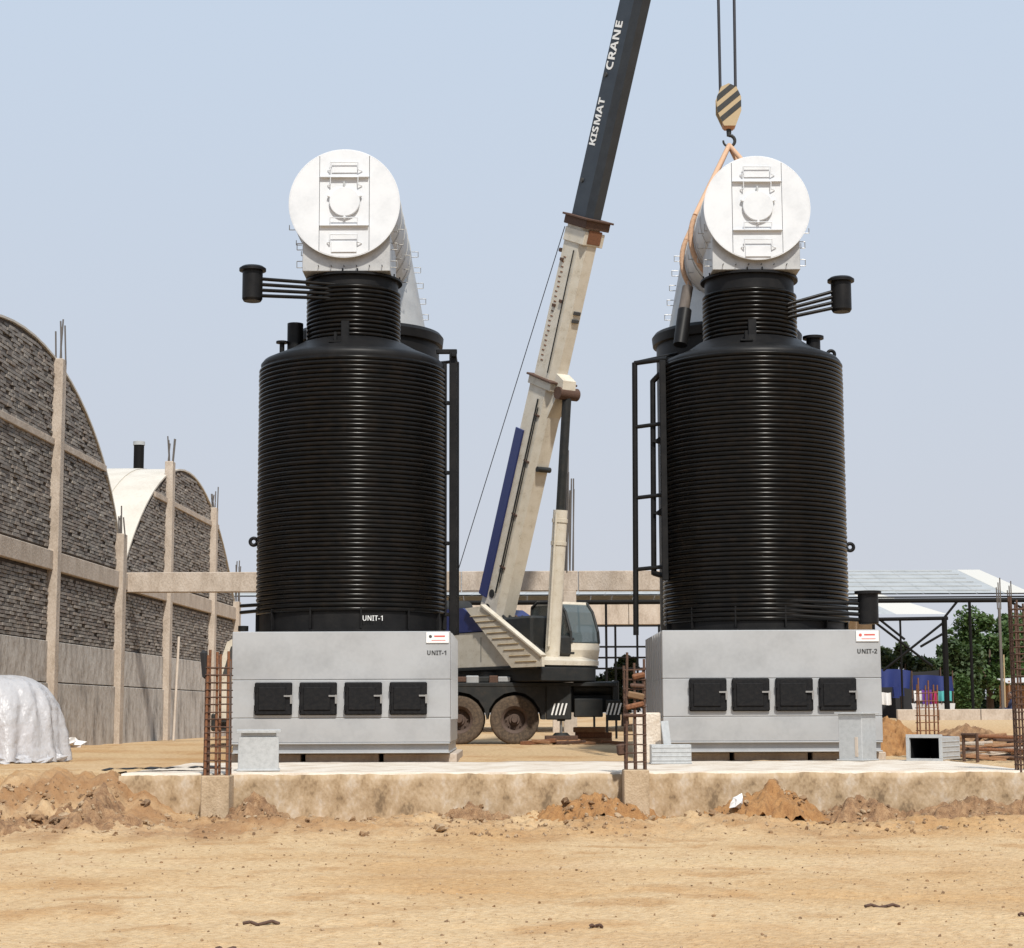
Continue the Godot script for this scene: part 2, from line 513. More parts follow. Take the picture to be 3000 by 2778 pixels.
func make_slab() -> void:
	var sl := Node3D.new()
	sl.name = "concrete_slab"
	add_child(sl)
	sl.position = Vector3(1.2, 0, -30)
	sl.set_meta("kind", "structure")
	sl.set_meta("label", "raised concrete slab with stained front wall")
	# front wall: uneven cast face
	var n := FastNoiseLite.new()
	n.seed = 3; n.frequency = 0.5; n.fractal_octaves = 4
	var s := st_new()
	s.set_smooth_group(1)
	var X0 := -6.85
	var X1 := 6.35
	var nx := 240
	var ny := 12
	var P := func(i: int, j: int) -> Vector3:
		var x := lerpf(X0, X1, float(i) / nx)
		var y := lerpf(-0.35, 0.735, float(j) / ny)
		var z := 3.2 + 0.025 * n.get_noise_2d(x * 1.5, y * 3.0) + 0.012 * n.get_noise_2d(x * 9.0, y * 9.0)
		if j == ny: y += 0.022 * n.get_noise_2d(x * 3.0, 8.0) - 0.02 * maxf(0.0, n.get_noise_2d(x * 14.0, 2.0))
		return Vector3(x, y, z)
	for i in nx:
		for j in ny:
			quad(s, P.call(i, j), P.call(i + 1, j), P.call(i + 1, j + 1), P.call(i, j + 1))
		var a: Vector3 = P.call(i, ny)
		var b: Vector3 = P.call(i + 1, ny)
		quad(s, a, b, Vector3(b.x, b.y, 2.92), Vector3(a.x, a.y, 2.92))
	# ends
	s.set_smooth_group(-1)
	quad(s, Vector3(X1, -.35, 3.2), Vector3(X1, -.35, -3.2), Vector3(X1, .735, -3.2), Vector3(X1, .735, 3.2))
	quad(s, Vector3(X0, -.35, -3.2), Vector3(X0, -.35, 3.2), Vector3(X0, .735, 3.2), Vector3(X0, .735, -3.2))
	mi("retaining_wall", fin(s), M.stained_concrete, sl)
	# pale screed on top, a little proud, with a wavering edge
	s = st_new()
	var Q := func(i: int, j: int) -> Vector3:
		var x := lerpf(X0 + .02, X1 - .02, float(i) / nx)
		var edge := 3.13 + 0.05 * n.get_noise_2d(x * 2.0, 40.0)
		var back := -2.9 + 0.35 * n.get_noise_2d(x * 1.2, 60.0)
		var t := float(j) / 16
		var z := lerpf(back, edge, t)
		return Vector3(x, 0.753 + 0.010 * n.get_noise_2d(x * 2.0, z * 2.0), z)
	s.set_smooth_group(1)
	for i in nx:
		for j in 16:
			quad(s, Q.call(i, j + 1), Q.call(i + 1, j + 1), Q.call(i + 1, j), Q.call(i, j))
		var a: Vector3 = Q.call(i, 16)
		var b: Vector3 = Q.call(i + 1, 16)
		quad(s, Vector3(a.x, .70, a.z), Vector3(b.x, .70, b.z), b, a)
		a = Q.call(i, 0)
		b = Q.call(i + 1, 0)
		quad(s, Vector3(b.x, .60, b.z), Vector3(a.x, .60, a.z), a, b)
	mi("screed_top", fin(s), M.screed, sl)

func make_rubble() -> void:
	# heaps of spoil along the wall: x, distance, half width, half depth, height, material, label
	var heaps := [
		[3.62, 26.1, 0.95, 0.8, 0.52, "orange_dirt", "tall orange heap of loose soil against the slab wall"],
		[4.85, 26.25, 0.8, 0.65, 0.40, "dirt", "brown heap of loose soil right of the orange heap"],
		[1.15, 26.35, 1.0, 0.6, 0.40, "orange_dirt", "orange soil heap banked against the middle column footing"],
		[-0.55, 26.4, 0.5, 0.4, 0.30, "dirt", "small soil heap at the wall below the left boiler's right side"],
		[-5.75, 25.5, 0.75, 0.8, 0.20, "dirt", "reddish soil heap left of the left column footing"],
		[-6.95, 24.9, 0.6, 0.6, 0.15, "dirt", "low reddish soil heap at the left edge of the yard"],
		[-3.65, 26.3, 0.5, 0.5, 0.36, "dirt", "soil and rubble heap right of the left column footing"],
		[6.5, 26.3, 1.1, 0.6, 0.34, "dirt", "wide low soil heap at the right end of the slab wall"],
		[7.75, 27.0, 0.9, 0.9, 0.40, "dirt", "soil heap around the right column's foot"],
		[7.75, 38.5, 1.1, 1.2, 0.75, "orange_dirt", "large orange soil heap behind the open duct"],
		[9.9, 40.5, 1.6, 1.6, 0.55, "dirt", "broad brown soil heap at the right behind the steel trestle"]]
	var k := 0
	for h in heaps:
		var o := mi("soil_heap", pile_mesh(h[0], h[1], h[2], h[3], h[4], 100 + k), M[h[5]], self, Vector3(h[0], ground_y(h[0], h[1]), -h[1]))
		tag(o, h[6], "soil heap", "heaps of loose soil")
		k += 1
	var shapes := []
	for i in 7: shapes.append(stone_mesh(200 + i))
	rng.seed = 4
	# the larger clods one can pick out
	for i in 170:
		var x := rng.randf_range(-7.2, 7.6)
		var d := 26.6 - absf(rng.randfn(0.0, 0.75)) - 0.1
		if i % 6 == 0: x = [3.62, 4.85, 1.15, -5.4, -3.6, 6.5][(i / 6) % 6] + rng.randfn(0, 0.45)
		if d < 23.6: d = rng.randf_range(24.5, 26.4)
		var sz := (0.035 + 0.10 * pow(rng.randf(), 1.8)) * (1.5 if i < 20 else 1.0)
		var y := ground_y(x, d)
		for h in heaps:
			var r := sqrt(pow((x - h[0]) / h[2], 2) + pow((d - h[1]) / h[3], 2))
			if r < 0.95: y = maxf(y, ground_y(x, d) - 0.02 + h[4] * pow(1.0 - r, 1.1))
		var o := mi("clod", shapes[i % 7], M[["stone_a", "stone_b", "stone_c", "stone_a"][i % 4]], self, Vector3(x, y + sz * 0.14, -d), Vector3(rng.randf() * 0.6, rng.randf() * TAU, rng.randf() * 0.6))
		o.scale = Vector3.ONE * sz
		tag(o, "brown clod of earth or stone lying along the foot of the slab wall", "clod", "clods along the slab wall")
	var ws := mi("white_stone", shapes[2], M.cloth_white, self, Vector3(3.08, ground_y(3.08, 26.0) + 0.22, -25.75), Vector3(.3, .5, .9))
	ws.scale = Vector3(.2, .24, .2)
	tag(ws, "white lump leaning on the left flank of the orange soil heap", "stone")
	# loose gravel that nobody could count
	for layer in 3:
		var mm := MultiMesh.new()
		mm.transform_format = MultiMesh.TRANSFORM_3D
		mm.mesh = shapes[layer + 3]
		var cnt: int = [2600, 3600, 1500][layer]
		mm.instance_count = cnt
		for i in cnt:
			var d: float
			var sz: float
			if i % 3 == 0:
				d = 26.75 - 2.6 * pow(rng.randf(), 1.6)
				sz = 0.012 + 0.065 * pow(rng.randf(), 3.5)
			else:
				d = 11.5 + 14.0 * pow(rng.randf(), 0.8)
				sz = 0.004 + 0.03 * pow(rng.randf(), 6.0)
			var x := rng.randf_range(-0.29, 0.29) * (d + 1.0)
			if i % 3 == 0 and i % 5 != 0:
				var hh = heaps[rng.randi_range(0, 8)]
				x = hh[0] + rng.randfn(0.0, 0.55)
			var b := Basis.from_euler(Vector3(rng.randf() * 6, rng.randf() * 6, rng.randf() * 6)).scaled(Vector3.ONE * sz)
			var gy := ground_y(x, d)
			if i % 3 == 0:
				for h in heaps:
					var r := sqrt(pow((x - h[0]) / h[2], 2) + pow((d - h[1]) / h[3], 2))
					if r < 0.9: gy = maxf(gy, ground_y(x, d) - 0.02 + h[4] * pow(1.0 - r, 1.1))
			mm.set_instance_transform(i, Transform3D(b, Vector3(x, gy + sz * 0.12, -d)))
		var o := MultiMeshInstance3D.new()
		o.multimesh = mm
		o.material_override = M[["stone_a", "stone_b", "stone_c"][layer]]
		o.name = uname(self, ["brown_gravel", "tan_gravel", "dark_gravel"][layer])
		add_child(o)
		o.set_meta("kind", "stuff")
		tag(o, ["brown gravel scattered over the sandy yard", "pale tan gravel scattered over the sandy yard", "dark brown gravel scattered over the sandy yard"][layer], "gravel")
	# twigs and scraps lying in the foreground
	var scraps := [[-1.95, 14.6, .28, .25, "dark crooked twig on the sand at lower left"], [3.05, 15.6, .30, .1, "dark flat stick on the sand at lower right"], [-1.95, 12.85, .16, -.15, "short reddish stick near the bottom edge of the yard"], [4.0, 14.75, .14, .7, "small brown twig at the right side of the yard"], [.62, 14.3, .10, .2, "small dark twig near the middle of the yard"]]
	for q in scraps:
		var s := st_new()
		var pts := []
		for i in 6: pts.append(Vector3((i - 2.5) / 5.0 * q[2], 0.014 + 0.012 * sin(i * 2.1), 0.02 * sin(i * 1.7 + q[0])))
		add_path(s, pts, 0.013, 6)
		var o := mi("twig", fin(s), M.dark_rust, self, Vector3(q[0], ground_y(q[0], q[1]), -q[1]), Vector3(0, q[3], 0))
		tag(o, q[4], "twig", "twigs on the sand")

# ------------------------------------------------------------------ unfinished columns
func rebar_cage(t: Node3D, y0: float, y1: float, half: float, pitch: float, m_bar: Material, m_tie: Material, extra := 0, br := 0.016) -> void:
	var bars := [Vector2(-1, -1), Vector2(1, -1), Vector2(1, 1), Vector2(-1, 1)]
	if extra > 0: bars.append_array([Vector2(0, 1), Vector2(0, -1)])
	if extra > 1: bars.append_array([Vector2(-1, 0), Vector2(1, 0)])
	for b in bars:
		var lean := Vector3(rng.randf_range(-.03, .03), 0, rng.randf_range(-.03, .03))
		var top := y1 + rng.randf_range(-.12, .1)
		mi("bar", tube(Vector3(b.x * half, y0 - 0.1, b.y * half), Vector3(b.x * half, top, b.y * half) + lean, br, -1, 7), m_bar, t)
	var y := y0 + 0.1
	while y < y1 - 0.1:
		var s := st_new()
		var h := half + 0.014
		var sk := rng.randf_range(-.012, .012)
		add_path(s, [Vector3(-h, y, -h), Vector3(h, y + sk, -h), Vector3(h, y + sk, h), Vector3(-h, y, h), Vector3(-h, y, -h)], 0.009, 5)
		mi("stirrup", fin(s), m_tie, t)
		y += pitch * rng.randf_range(.9, 1.1)

func make_columns() -> void:
	rng.seed = 31
	var t := thing("unfinished_column", "concrete footing with rusty rebar cage at the left end of the slab", "column", Vector3(-4.2, 0, -26.58), "unfinished columns along the slab")
	mi("footing", cbox(Vector3(.40, 1.15, .46), .015), M.tan_concrete, t, Vector3(0, .165, 0))
	rebar_cage(t, .74, 2.42, .155, .10, M.rust, M.dark_rust, 2, .021)
	for k in 3: mi("lap_bar", tube(Vector3(-.17 + .03 * k, .7, .12), Vector3(-.16 + .025 * k, 2.3 - .1 * k, .14), .018, -1, 7), M.dark_rust, t)
	for k in 2: mi("lap_bar", tube(Vector3(.17, .7, .12 - .05 * k), Vector3(.165, 2.35 - .2 * k, .13), .018, -1, 7), M.rebar_grey, t)
	# formwork strap and cloth wound round the top
	mi("rag", cbox(Vector3(.10, .42, .12), .04), M.cloth_black, t, Vector3(-.19, 2.3, .12), Vector3(.1, .3, .12))
	t = thing("unfinished_column", "concrete footing with rebar cage between the two boilers", "column", Vector3(1.74, 0, -26.58), "unfinished columns along the slab")
	mi("footing", cbox(Vector3(.36, 1.22, .46), .015), M.tan_concrete, t, Vector3(0, .19, 0))
	rebar_cage(t, .8, 2.36, .135, .13, M.dark_rust, M.dark_rust, 1, .019)
	for k in 5: mi("tied_scrap", cbox(Vector3(.30 - .03 * k, .05 + .02 * (k % 3), .07), .015), [M.dark_rust, M.rust, M.stone_c][k % 3], t, Vector3(.02 * k - .03, 1.56 + .14 * k, .16), Vector3(.1 * k, .2, .25 * sin(k * 2.0)))
	mi("wood_scrap", cbox(Vector3(.12, .16, .1), .02), M.dark_rust, t, Vector3(-.2, 1.08, .05), Vector3(0, .4, .1))
	t = thing("unfinished_column", "tall rusty rebar cage at the right edge of the slab", "column", Vector3(7.43, 0, -27.0), "unfinished columns along the slab")
	mi("footing", cbox(Vector3(.36, .9, .36), .015), M.stained_concrete, t, Vector3(0, -.05, 0))
	rebar_cage(t, .4, 3.25, .13, .11, M.dark_rust, M.dark_rust, 2, .016)
	t = thing("unfinished_column", "orange rusty rebar cage behind the open duct", "column", Vector3(8.05, 0, -36.2), "unfinished columns along the slab")
	mi("footing", cbox(Vector3(.4, .9, .4), .015), M.stained_concrete, t, Vector3(0, .4, 0))
	rebar_cage(t, .85, 2.15, .17, .14, M.rust, M.rust, 1)

# ------------------------------------------------------------------ boilers
# sd: +1 has the ladder frame on its right, -1 on its left; everything is local to the boiler's axis
func make_boiler(x: float, sd: int, R: float, drum_c: Vector2, drum_r: float, unit: String, label: String) -> void:
	var t := thing("boiler", label, "boiler", Vector3(x, .87, -36.4), "pair of coil boilers")
	var y0 := -.87   # subtract to turn heights above the yard into local ones
	var W := 4.04
	var D := 4.3
	var zf := 2.1    # front of the furnace box
	# furnace box, built of three plate courses with fine gaps
	var cs := [[.20, .65, "lower_panel"], [.654, 1.349, "door_panel"], [1.353, 2.24, "upper_panel"]]
	for c in cs:
		mi(c[2], cbox(Vector3(W, c[1] - c[0], D), .012), M.grey_paint, t, Vector3(0, (c[0] + c[1]) * .5, zf - D * .5))
	mi("skid", cbox(Vector3(W - .06, .20, D - .1), .01), M.grey_paint, t, Vector3(0, .10, zf - D * .5 - .02))
	mi("skid_flange", cbox(Vector3(W - .02, .03, D), .008), M.grey_paint, t, Vector3(0, .185, zf - D * .5 + .02))
	mi("skid_flange", cbox(Vector3(W - .02, .025, D), .008), M.grey_paint, t, Vector3(0, .0145, zf - D * .5 + .02))
	# ribbed side sheets
	for s in [-1, 1]:
		var b := st_new()
		for k in 9: add_box(b, Vector3(s * (W * .5 + .006), 1.42, zf - .35 - k * .45), Vector3(.03, 1.6, .05))
		mi("side_ribs", fin(b), M.grey_paint, t)
	# fire doors
	var dx: Array = [-1.24, -.415, .415, 1.245] if sd > 0 else [-1.19, -.40, .40, 1.2]
	for k in 4:
		var d := mi("fire_door", cbox(Vector3(.69, .60, .07), .02), M.door_black, t, Vector3(dx[k], 1.005 if sd > 0 else 1.05, zf + .036))
		mi("door_plate", cbox(Vector3(.50, .42, .025), .01), M.door_black, d, Vector3(-.02, 0, .045))
		for yy in [-.17, .17]:
			mi("hinge", tube(Vector3(-.33, yy - .05, .05), Vector3(-.33, yy + .05, .05), .022), M.door_black, d)
		var l := st_new()
		add_box(l, Vector3(.27, .05, .06), Vector3(.14, .03, .03))
		add_box(l, Vector3(.335, -.01, .055), Vector3(.035, .16, .05))
		mi("latch", fin(l), M.bare_steel, d)
	# plate and unit lettering
	var np := mi("name_plate", cbox(Vector3(.42, .20, .02), .004), M.plate_white, t, Vector3(1.78, 2.12, zf + .014))
	var pr := st_new()
	add_tube(pr, Vector3(-.13, .02, .0095), Vector3(-.13, .02, .0125), .03, -1, 12)
	mi("logo", fin(pr), M.dark_line if sd > 0 else M.red_print, np)
	pr = st_new()
	add_box(pr, Vector3(.04, .025, .011), Vector3(.2, .028, .003))
	add_box(pr, Vector3(.02, -.05, .011), Vector3(.26, .012, .003))
	mi("print", fin(pr), M.red_print, np)
	mi("lettering", text(unit, .082, .006, true), M.black_letters, t, Vector3(1.77, 1.84, zf + .004))
	var tm := mi("lettering", text(unit, .095), M.white_letters, t, Vector3(.56 if sd > 0 else .5, 2.50, sqrt(R * R - .3) - .004))
	tm.rotation.y = asin(.55 / R)
	tm.visible = sd > 0
	if sd < 0: tm.free()
	# base ring with stiffeners
	mi("base_ring", lathe([Vector2(0, 2.242), Vector2(R - .02, 2.242), Vector2(R - .02, 2.30), Vector2(R - .06, 2.302), Vector2(R - .06, 2.74), Vector2(0, 2.74)], 72), M.satin_black, t)
	for k in 12:
		var a := TAU * (k + .35) / 12
		mi("stiffener", cbox(Vector3(.09, .40, .03), .005), M.satin_black, t, Vector3(cos(a) * (R - .045), 2.51, -sin(a) * (R - .045)), Vector3(0, a, 0))
	# main coil
	var p := .0872
	var tor := TorusMesh.new()
	tor.inner_radius = R - .088
	tor.outer_radius = R
	tor.rings = 110
	tor.ring_segments = 12
	var yb := 2.63 if sd > 0 else 2.43
	var n := int((7.59 - yb) / p)
	mi("inner_shell", lathe([Vector2(0, 2.7), Vector2(R - .05, 2.7), Vector2(R - .05, 7.56), Vector2(0, 7.56)], 72), M.satin_black, t)
	for k in n:
		var o := mi("coil_turn", tor, M["coil%d" % [0, 1, 0, 2, 1, 0, 1][(k * 3 + (k / 5)) % 7]], t, Vector3(rng.randf_range(-.004, .004), yb + p * (k + .5), rng.randf_range(-.004, .004)), Vector3(rng.randf_range(-.0012, .0012), 0, .0018 * sd + rng.randf_range(-.001, .001)))
		o.scale = Vector3(1, 1, 1)
	# rolled shoulder
	var rn := .93
	var ytop := 8.06
	mi("shoulder", lathe([Vector2(R - .05, 7.53), Vector2(R - .035, 7.60), Vector2(R - .09, 7.67), Vector2(R - .24, 7.74), Vector2(R - .50, 7.85), Vector2(rn + .12, ytop - .03), Vector2(rn - .05, ytop + .02)], 72, true), M.satin_black, t)
	# neck coil
	tor = TorusMesh.new()
	tor.inner_radius = rn - .07
	tor.outer_radius = rn + .015
	tor.rings = 80
	tor.ring_segments = 12
	var nn := 12 if sd > 0 else 11
	for k in nn:
		mi("neck_coil_turn", tor, M["coil%d" % (k % 3)], t, Vector3(0, ytop + .05 + .087 * k, 0), Vector3(0, 0, rng.randf_range(-.002, .002)))
	mi("neck_sleeve", lathe([Vector2(rn - .04, ytop - .05), Vector2(rn - .04, 9.30), Vector2(rn + .045, 9.305), Vector2(rn + .045, 9.345), Vector2(0, 9.345)], 64), M.satin_black, t)
	# bolts round the neck flange
	for k in 20:
		var a := TAU * (k + .5) / 20
		mi("bolt", tube(Vector3(cos(a), 0, -sin(a)) * (rn + .01) + Vector3(0, 9.34, 0), Vector3(cos(a), 0, -sin(a)) * (rn + .01) + Vector3(0, 9.41, 0), .014, -1, 6), M.satin_black, t)
	# upper header pot with four tails that run into the neck coil
	var px := -1.94 if sd > 0 else 1.77
	var pz := .72 if sd > 0 else .45
	var py := 8.80 if sd > 0 else 8.60
	mi("header_pot", lathe([Vector2(0, py), Vector2(.17, py), Vector2(.20, py + .05), Vector2(.20, py + .60), Vector2(.265, py + .61), Vector2(.265, py + .66), Vector2(.21, py + .70), Vector2(0, py + .70)], 28), M.satin_black, t, Vector3(px, 0, pz))
	for k in 4:
		var yy := py + .10 + .115 * k
		var yn := ytop + .05 + .087 * (nn - 4 + k) - (.0 if sd > 0 else .02)
		if sd > 0: mi("header_pipe", tube(Vector3(px, yy + .02, pz), Vector3(.22, yn + .0, rn - .10), .036), M.black, t)
		else: mi("header_pipe", tube(Vector3(px, yy + .02, pz), Vector3(.6, yn - .26, rn - .30), .036), M.black, t)
	# lower header on the side away from the frame
	if sd < 0:
		var lx := 1.93
		mi("header_pot", lathe([Vector2(0, 2.37), Vector2(.18, 2.37), Vector2(.19, 2.40), Vector2(.19, 2.93), Vector2(.25, 2.935), Vector2(.25, 2.99), Vector2(0, 2.99)], 28), M.satin_black, t, Vector3(lx, 0, 1.5))
		for k in 4:
			mi("header_pipe", tube(Vector3(lx, 2.44 + .105 * k, 1.5), Vector3(.15, 2.54 + .09 * k, R - .045), .037), M.black, t)
	else:
		for k in 2:
			mi("header_pipe", tube(Vector3(-2.15, 2.70 + .13 * k, .2), Vector3(-1.2, 2.72 + .1 * k, 1.2), .035), M.black, t)
		mi("header_flange", tube(Vector3(-1.98, 2.30, 1.0), Vector3(-1.98, 2.40, 1.0), .1), M.satin_black, t)
	# nozzles, lugs
	if sd > 0:
		mi("nozzle", lathe([Vector2(.16, 7.7), Vector2(.16, 8.50), Vector2(0, 8.50)], 24), M.satin_black, t, Vector3(-1.17, 0, 0))
		mi("lug", lathe([Vector2(.05, 7.9), Vector2(.05, 8.08), Vector2(.12, 8.08), Vector2(.12, 8.12), Vector2(0, 8.12)], 16), M.satin_black, t, Vector3(-1.42, 0, .1))
	else:
		mi("nozzle", lathe([Vector2(.14, 7.7), Vector2(.14, 8.12), Vector2(.21, 8.125), Vector2(.21, 8.18), Vector2(0, 8.18)], 24), M.satin_black, t, Vector3(1.25, 0, .1))
	var eye := TorusMesh.new()
	eye.inner_radius = .035
	eye.outer_radius = .105
	eye.rings = 20
	eye.ring_segments = 8
	mi("lifting_eye", eye, M.satin_black, t, Vector3(-sd * (R + .06), 4.1 if sd > 0 else 3.95, .1), Vector3(PI / 2, 0, 0))
	if sd < 0: mi("lifting_eye", eye, M.satin_black, t, Vector3(1.6, 7.82, .1), Vector3(PI / 2, 0, 0))
	var lg := st_new()
	add_box(lg, Vector3(-.24, 7.93, 1.24), Vector3(.05, .26, .16))
	add_box(lg, Vector3(-.24, 7.86, 1.32), Vector3(.24, .03, .14))
	mi("lug", fin(lg), M.satin_black, t)
	mi("tie_bracket", cbox(Vector3(.16, .34, .05), .01), M.satin_black, t, Vector3(-.08, 8.18, .97))
	# grey hood between neck and drum
	var dc := Vector3(drum_c.x - x, drum_c.y + y0, 0)
	mi("hood", cbox(Vector3(1.73, dc.y - 9.36, 1.78), .012), M.cladding, t, Vector3(dc.x * .7, (dc.y + 9.362) * .5, 0))
	# pins along the hood edges
	for s in [-1, 1]:
		for k in 3:
			var b := st_new()
			var e := Vector3(dc.x * .7 + s * .865, 9.48 + k * .36, .7)
			add_path(b, [e, e + Vector3(s * .13, 0, 0), e + Vector3(s * .13, .13, 0), e + Vector3(0, .13, 0)], .009, 5)
			mi("insulation_pin", fin(b), M.bare_steel, t)
	for k in 6:
		mi("insulation_pin", tube(Vector3(-.62 + k * .25, 9.46, .87), Vector3(-.62 + k * .25, 9.46, .98), .01, -1, 5), M.dark_line, t)
	# drum lying front to back
	var zF := 1.05
	var L := 4.7
	var dr := mi("drum", lathe([Vector2(drum_r - .02, 0), Vector2(drum_r - .02, L - .06)], 72), M.cladding, t, Vector3(dc.x, dc.y, zF - L), Vector3(PI / 2, 0, 0))
	for k in 4:
		mi("cladding_band", lathe([Vector2(drum_r - .02, .6 + k * 1.05), Vector2(drum_r - .006, .6 + k * 1.05), Vector2(drum_r - .006, .66 + k * 1.05), Vector2(drum_r - .02, .66 + k * 1.05)], 72), M.cladding, dr)
	mi("drum_back", lathe([Vector2(0, -.04), Vector2(drum_r - .03, -.04), Vector2(drum_r - .02, 0)], 72), M.cladding, dr)
	# white end plates: two cheeks and a strip of three covers, with open joints between them
	mi("drum_rim", lathe([Vector2(drum_r - .05, -.07), Vector2(drum_r - .012, -.06), Vector2(drum_r, -.05), Vector2(drum_r, -.002), Vector2(drum_r - .006, 0), Vector2(drum_r - .02, 0)], 96), M.white_paint, t, Vector3(dc.x, dc.y, zF), Vector3(PI / 2, 0, 0))
	mi("drum_backing", lathe([Vector2(0, -.045), Vector2(drum_r - .02, -.045), Vector2(drum_r - .02, -.04), Vector2(0, -.04)], 72), M.dark_line, t, Vector3(dc.x, dc.y, zF), Vector3(PI / 2, 0, 0))
	var z := zF + .002
	var hw := .485
	var gap := .011
	var rr := drum_r - .019
	for s in [-1, 1]:
		var poly := PackedVector2Array()
		var a0 := acos((hw + gap) / rr)
		for q in 33:
			var a := lerpf(-a0, a0, q / 32.0)
			poly.append(Vector2(cos(a) * rr * s, sin(a) * rr))
		mi("cheek_plate", prism(poly, .04), M.white_paint, t, Vector3(dc.x, dc.y, zF - .02))
	var splits := [-2.0, -.46, .52, 2.0]
	for k in 3:
		var poly := PackedVector2Array()
		var lo: float = splits[k] + gap
		var hi: float = splits[k + 1] - gap
		if k == 0:
			for q in 13:
				var xx := lerpf(-hw, hw, q / 12.0)
				poly.append(Vector2(xx, -sqrt(rr * rr - xx * xx)))
			poly.append(Vector2(hw, hi)); poly.append(Vector2(-hw, hi))
		elif k == 2:
			poly.append(Vector2(-hw, lo)); poly.append(Vector2(hw, lo))
			for q in 13:
				var xx := lerpf(hw, -hw, q / 12.0)
				poly.append(Vector2(xx, sqrt(rr * rr - xx * xx)))
		else:
			poly = PackedVector2Array([Vector2(-hw, lo), Vector2(hw, lo), Vector2(hw, hi), Vector2(-hw, hi)])
		mi("cover_plate", prism(poly, .044), M.white_paint, t, Vector3(dc.x, dc.y, zF - .018))
	for yy in [-.46, .52]:
		mi("stiffener_bar", cbox(Vector3(.96, .022, .085), .005), M.white_paint, t, Vector3(dc.x, dc.y + yy, z + .03))
	# manhole: a raised disc with its latch ears
	var mh := mi("manhole_cover", lathe([Vector2(.30, 0), Vector2(.30, .055), Vector2(.29, .065), Vector2(0, .065)], 48), M.white_paint, t, Vector3(dc.x + .01, dc.y + .02, z + .012), Vector3(PI / 2, 0, 0))
	for a in [.35, PI - .35, -PI / 2]:
		mi("ear", cbox(Vector3(.10, .05, .05), .01), M.white_paint, mh, Vector3(cos(a) * .31, .04, -sin(a) * .31), Vector3(0, a, 0))
	mi("manhole_pin", cbox(Vector3(.04, .12, .06), .01), M.galvanised, t, Vector3(dc.x + .0, dc.y + .36, z + .05))
	# bent rod handles
	for hy in [.72, .42, -.40, -.74]:
		var b := st_new()
		var w := .27
		add_path(b, [Vector3(-w - .06, -.06, .0), Vector3(-w, -.06, .05), Vector3(-w, .09, .06), Vector3(w, .09, .06), Vector3(w, -.06, .05), Vector3(w + .08, -.07, .0)], .010, 6)
		mi("handle", fin(b), M.white_paint, t, Vector3(dc.x, dc.y + hy, z + .016))
	for hy in [.74, -.86]:
		mi("hatch", cbox(Vector3(.5, .22, .012), .004), M.white_paint, t, Vector3(dc.x, dc.y + hy - .02, z + .018))
	# pins on the drum's flank
	for k in 6:
		for s in [-1, 1]:
			var a := -.35 - .13 * (k % 3)
			var e := Vector3(dc.x + s * cos(a) * drum_r, dc.y + sin(a) * drum_r, zF - .6 - k * .7)
			var b := st_new()
			add_path(b, [e, e + Vector3(s * .12, 0, 0), e + Vector3(s * .12, .10, 0)], .009, 5)
			mi("insulation_pin", fin(b), M.bare_steel, t)
	# flared hood at the drum's back end, dropping to the second chamber
	var s2 := st_new()
	var top := dc.y + .15
	var bot := 9.05
	var zc := -3.9
	var hd := [1.05, 1.34, .98, 1.28]
	var nr := 40
	for k in nr:
		var a0 := TAU * k / nr
		var a1 := TAU * (k + 1) / nr
		var up0 := Vector3(dc.x + cos(a0) * hd[0], top, zc - sin(a0) * hd[2])
		var up1 := Vector3(dc.x + cos(a1) * hd[0], top, zc - sin(a1) * hd[2])
		var dn0 := Vector3(dc.x * .5 + cos(a0) * hd[1], bot, zc - sin(a0) * hd[3])
		var dn1 := Vector3(dc.x * .5 + cos(a1) * hd[1], bot, zc - sin(a1) * hd[3])
		s2.set_smooth_group(1)
		quad(s2, dn0, dn1, up1, up0)
		s2.set_smooth_group(2)
		tri(s2, up0, up1, Vector3(dc.x, top + .1, zc))
	mi("rear_hood", fin(s2), M.cladding, t)
	for k in 5:
		var s := sd
		var u := k / 5.0
		var e := Vector3(dc.x + s * lerpf(hd[0], hd[1], u), lerpf(top, bot, u), zc)
		var b := st_new()
		add_path(b, [e, e + Vector3(s * .15, 0, 0), e + Vector3(s * .15, .12, 0), e + Vector3(0, .12, 0)], .009, 5)
		mi("insulation_pin", fin(b), M.bare_steel, t)
	# second chamber behind
	mi("second_chamber", lathe([Vector2(0, -.12), Vector2(1.56, -.12), Vector2(1.56, 8.78), Vector2(1.64, 8.80), Vector2(1.66, 8.98), Vector2(1.60, 9.06), Vector2(0, 9.06)], 64), M.satin_black, t, Vector3(0, 0, -3.95))
	# ladder-like pipe frame on the flank
	if sd > 0:
		var fx := 2.06
		mi("frame_post", cbox(Vector3(.15, 5.72, .10), .012), M.satin_black, t, Vector3(fx - .07, 5.12, -.25))
		mi("frame_post", cbox(Vector3(.08, 5.3, .08), .012), M.satin_black, t, Vector3(fx - .22, 5.0, .15))
		mi("frame_post", cbox(Vector3(.10, 5.6, .10), .012), M.satin_black, t, Vector3(fx - .02, 5.1, -1.0))
		mi("frame_beam", cbox(Vector3(.42, .09, .10), .012), M.satin_black, t, Vector3(fx - .20, 7.97, -.26))
		mi("frame_beam", cbox(Vector3(.10, .08, 1.0), .012), M.satin_black, t, Vector3(fx - .05, 7.88, -.6))
		mi("frame_beam", tube(Vector3(fx - .40, 7.66, .1), Vector3(fx - .02, 7.84, -.6), .035), M.satin_black, t)
		for yy in [2.6, 4.0, 5.4, 6.8]:
			mi("bracket", cbox(Vector3(.34, .07, .12), .01), M.satin_black, t, Vector3(fx - .30, yy + .05, .15))
	else:
		var fx := -2.36
		mi("frame_post", tube(Vector3(fx, 2.24, .0), Vector3(fx + .04, 7.68, .0), .055, -1, 12), M.satin_black, t)
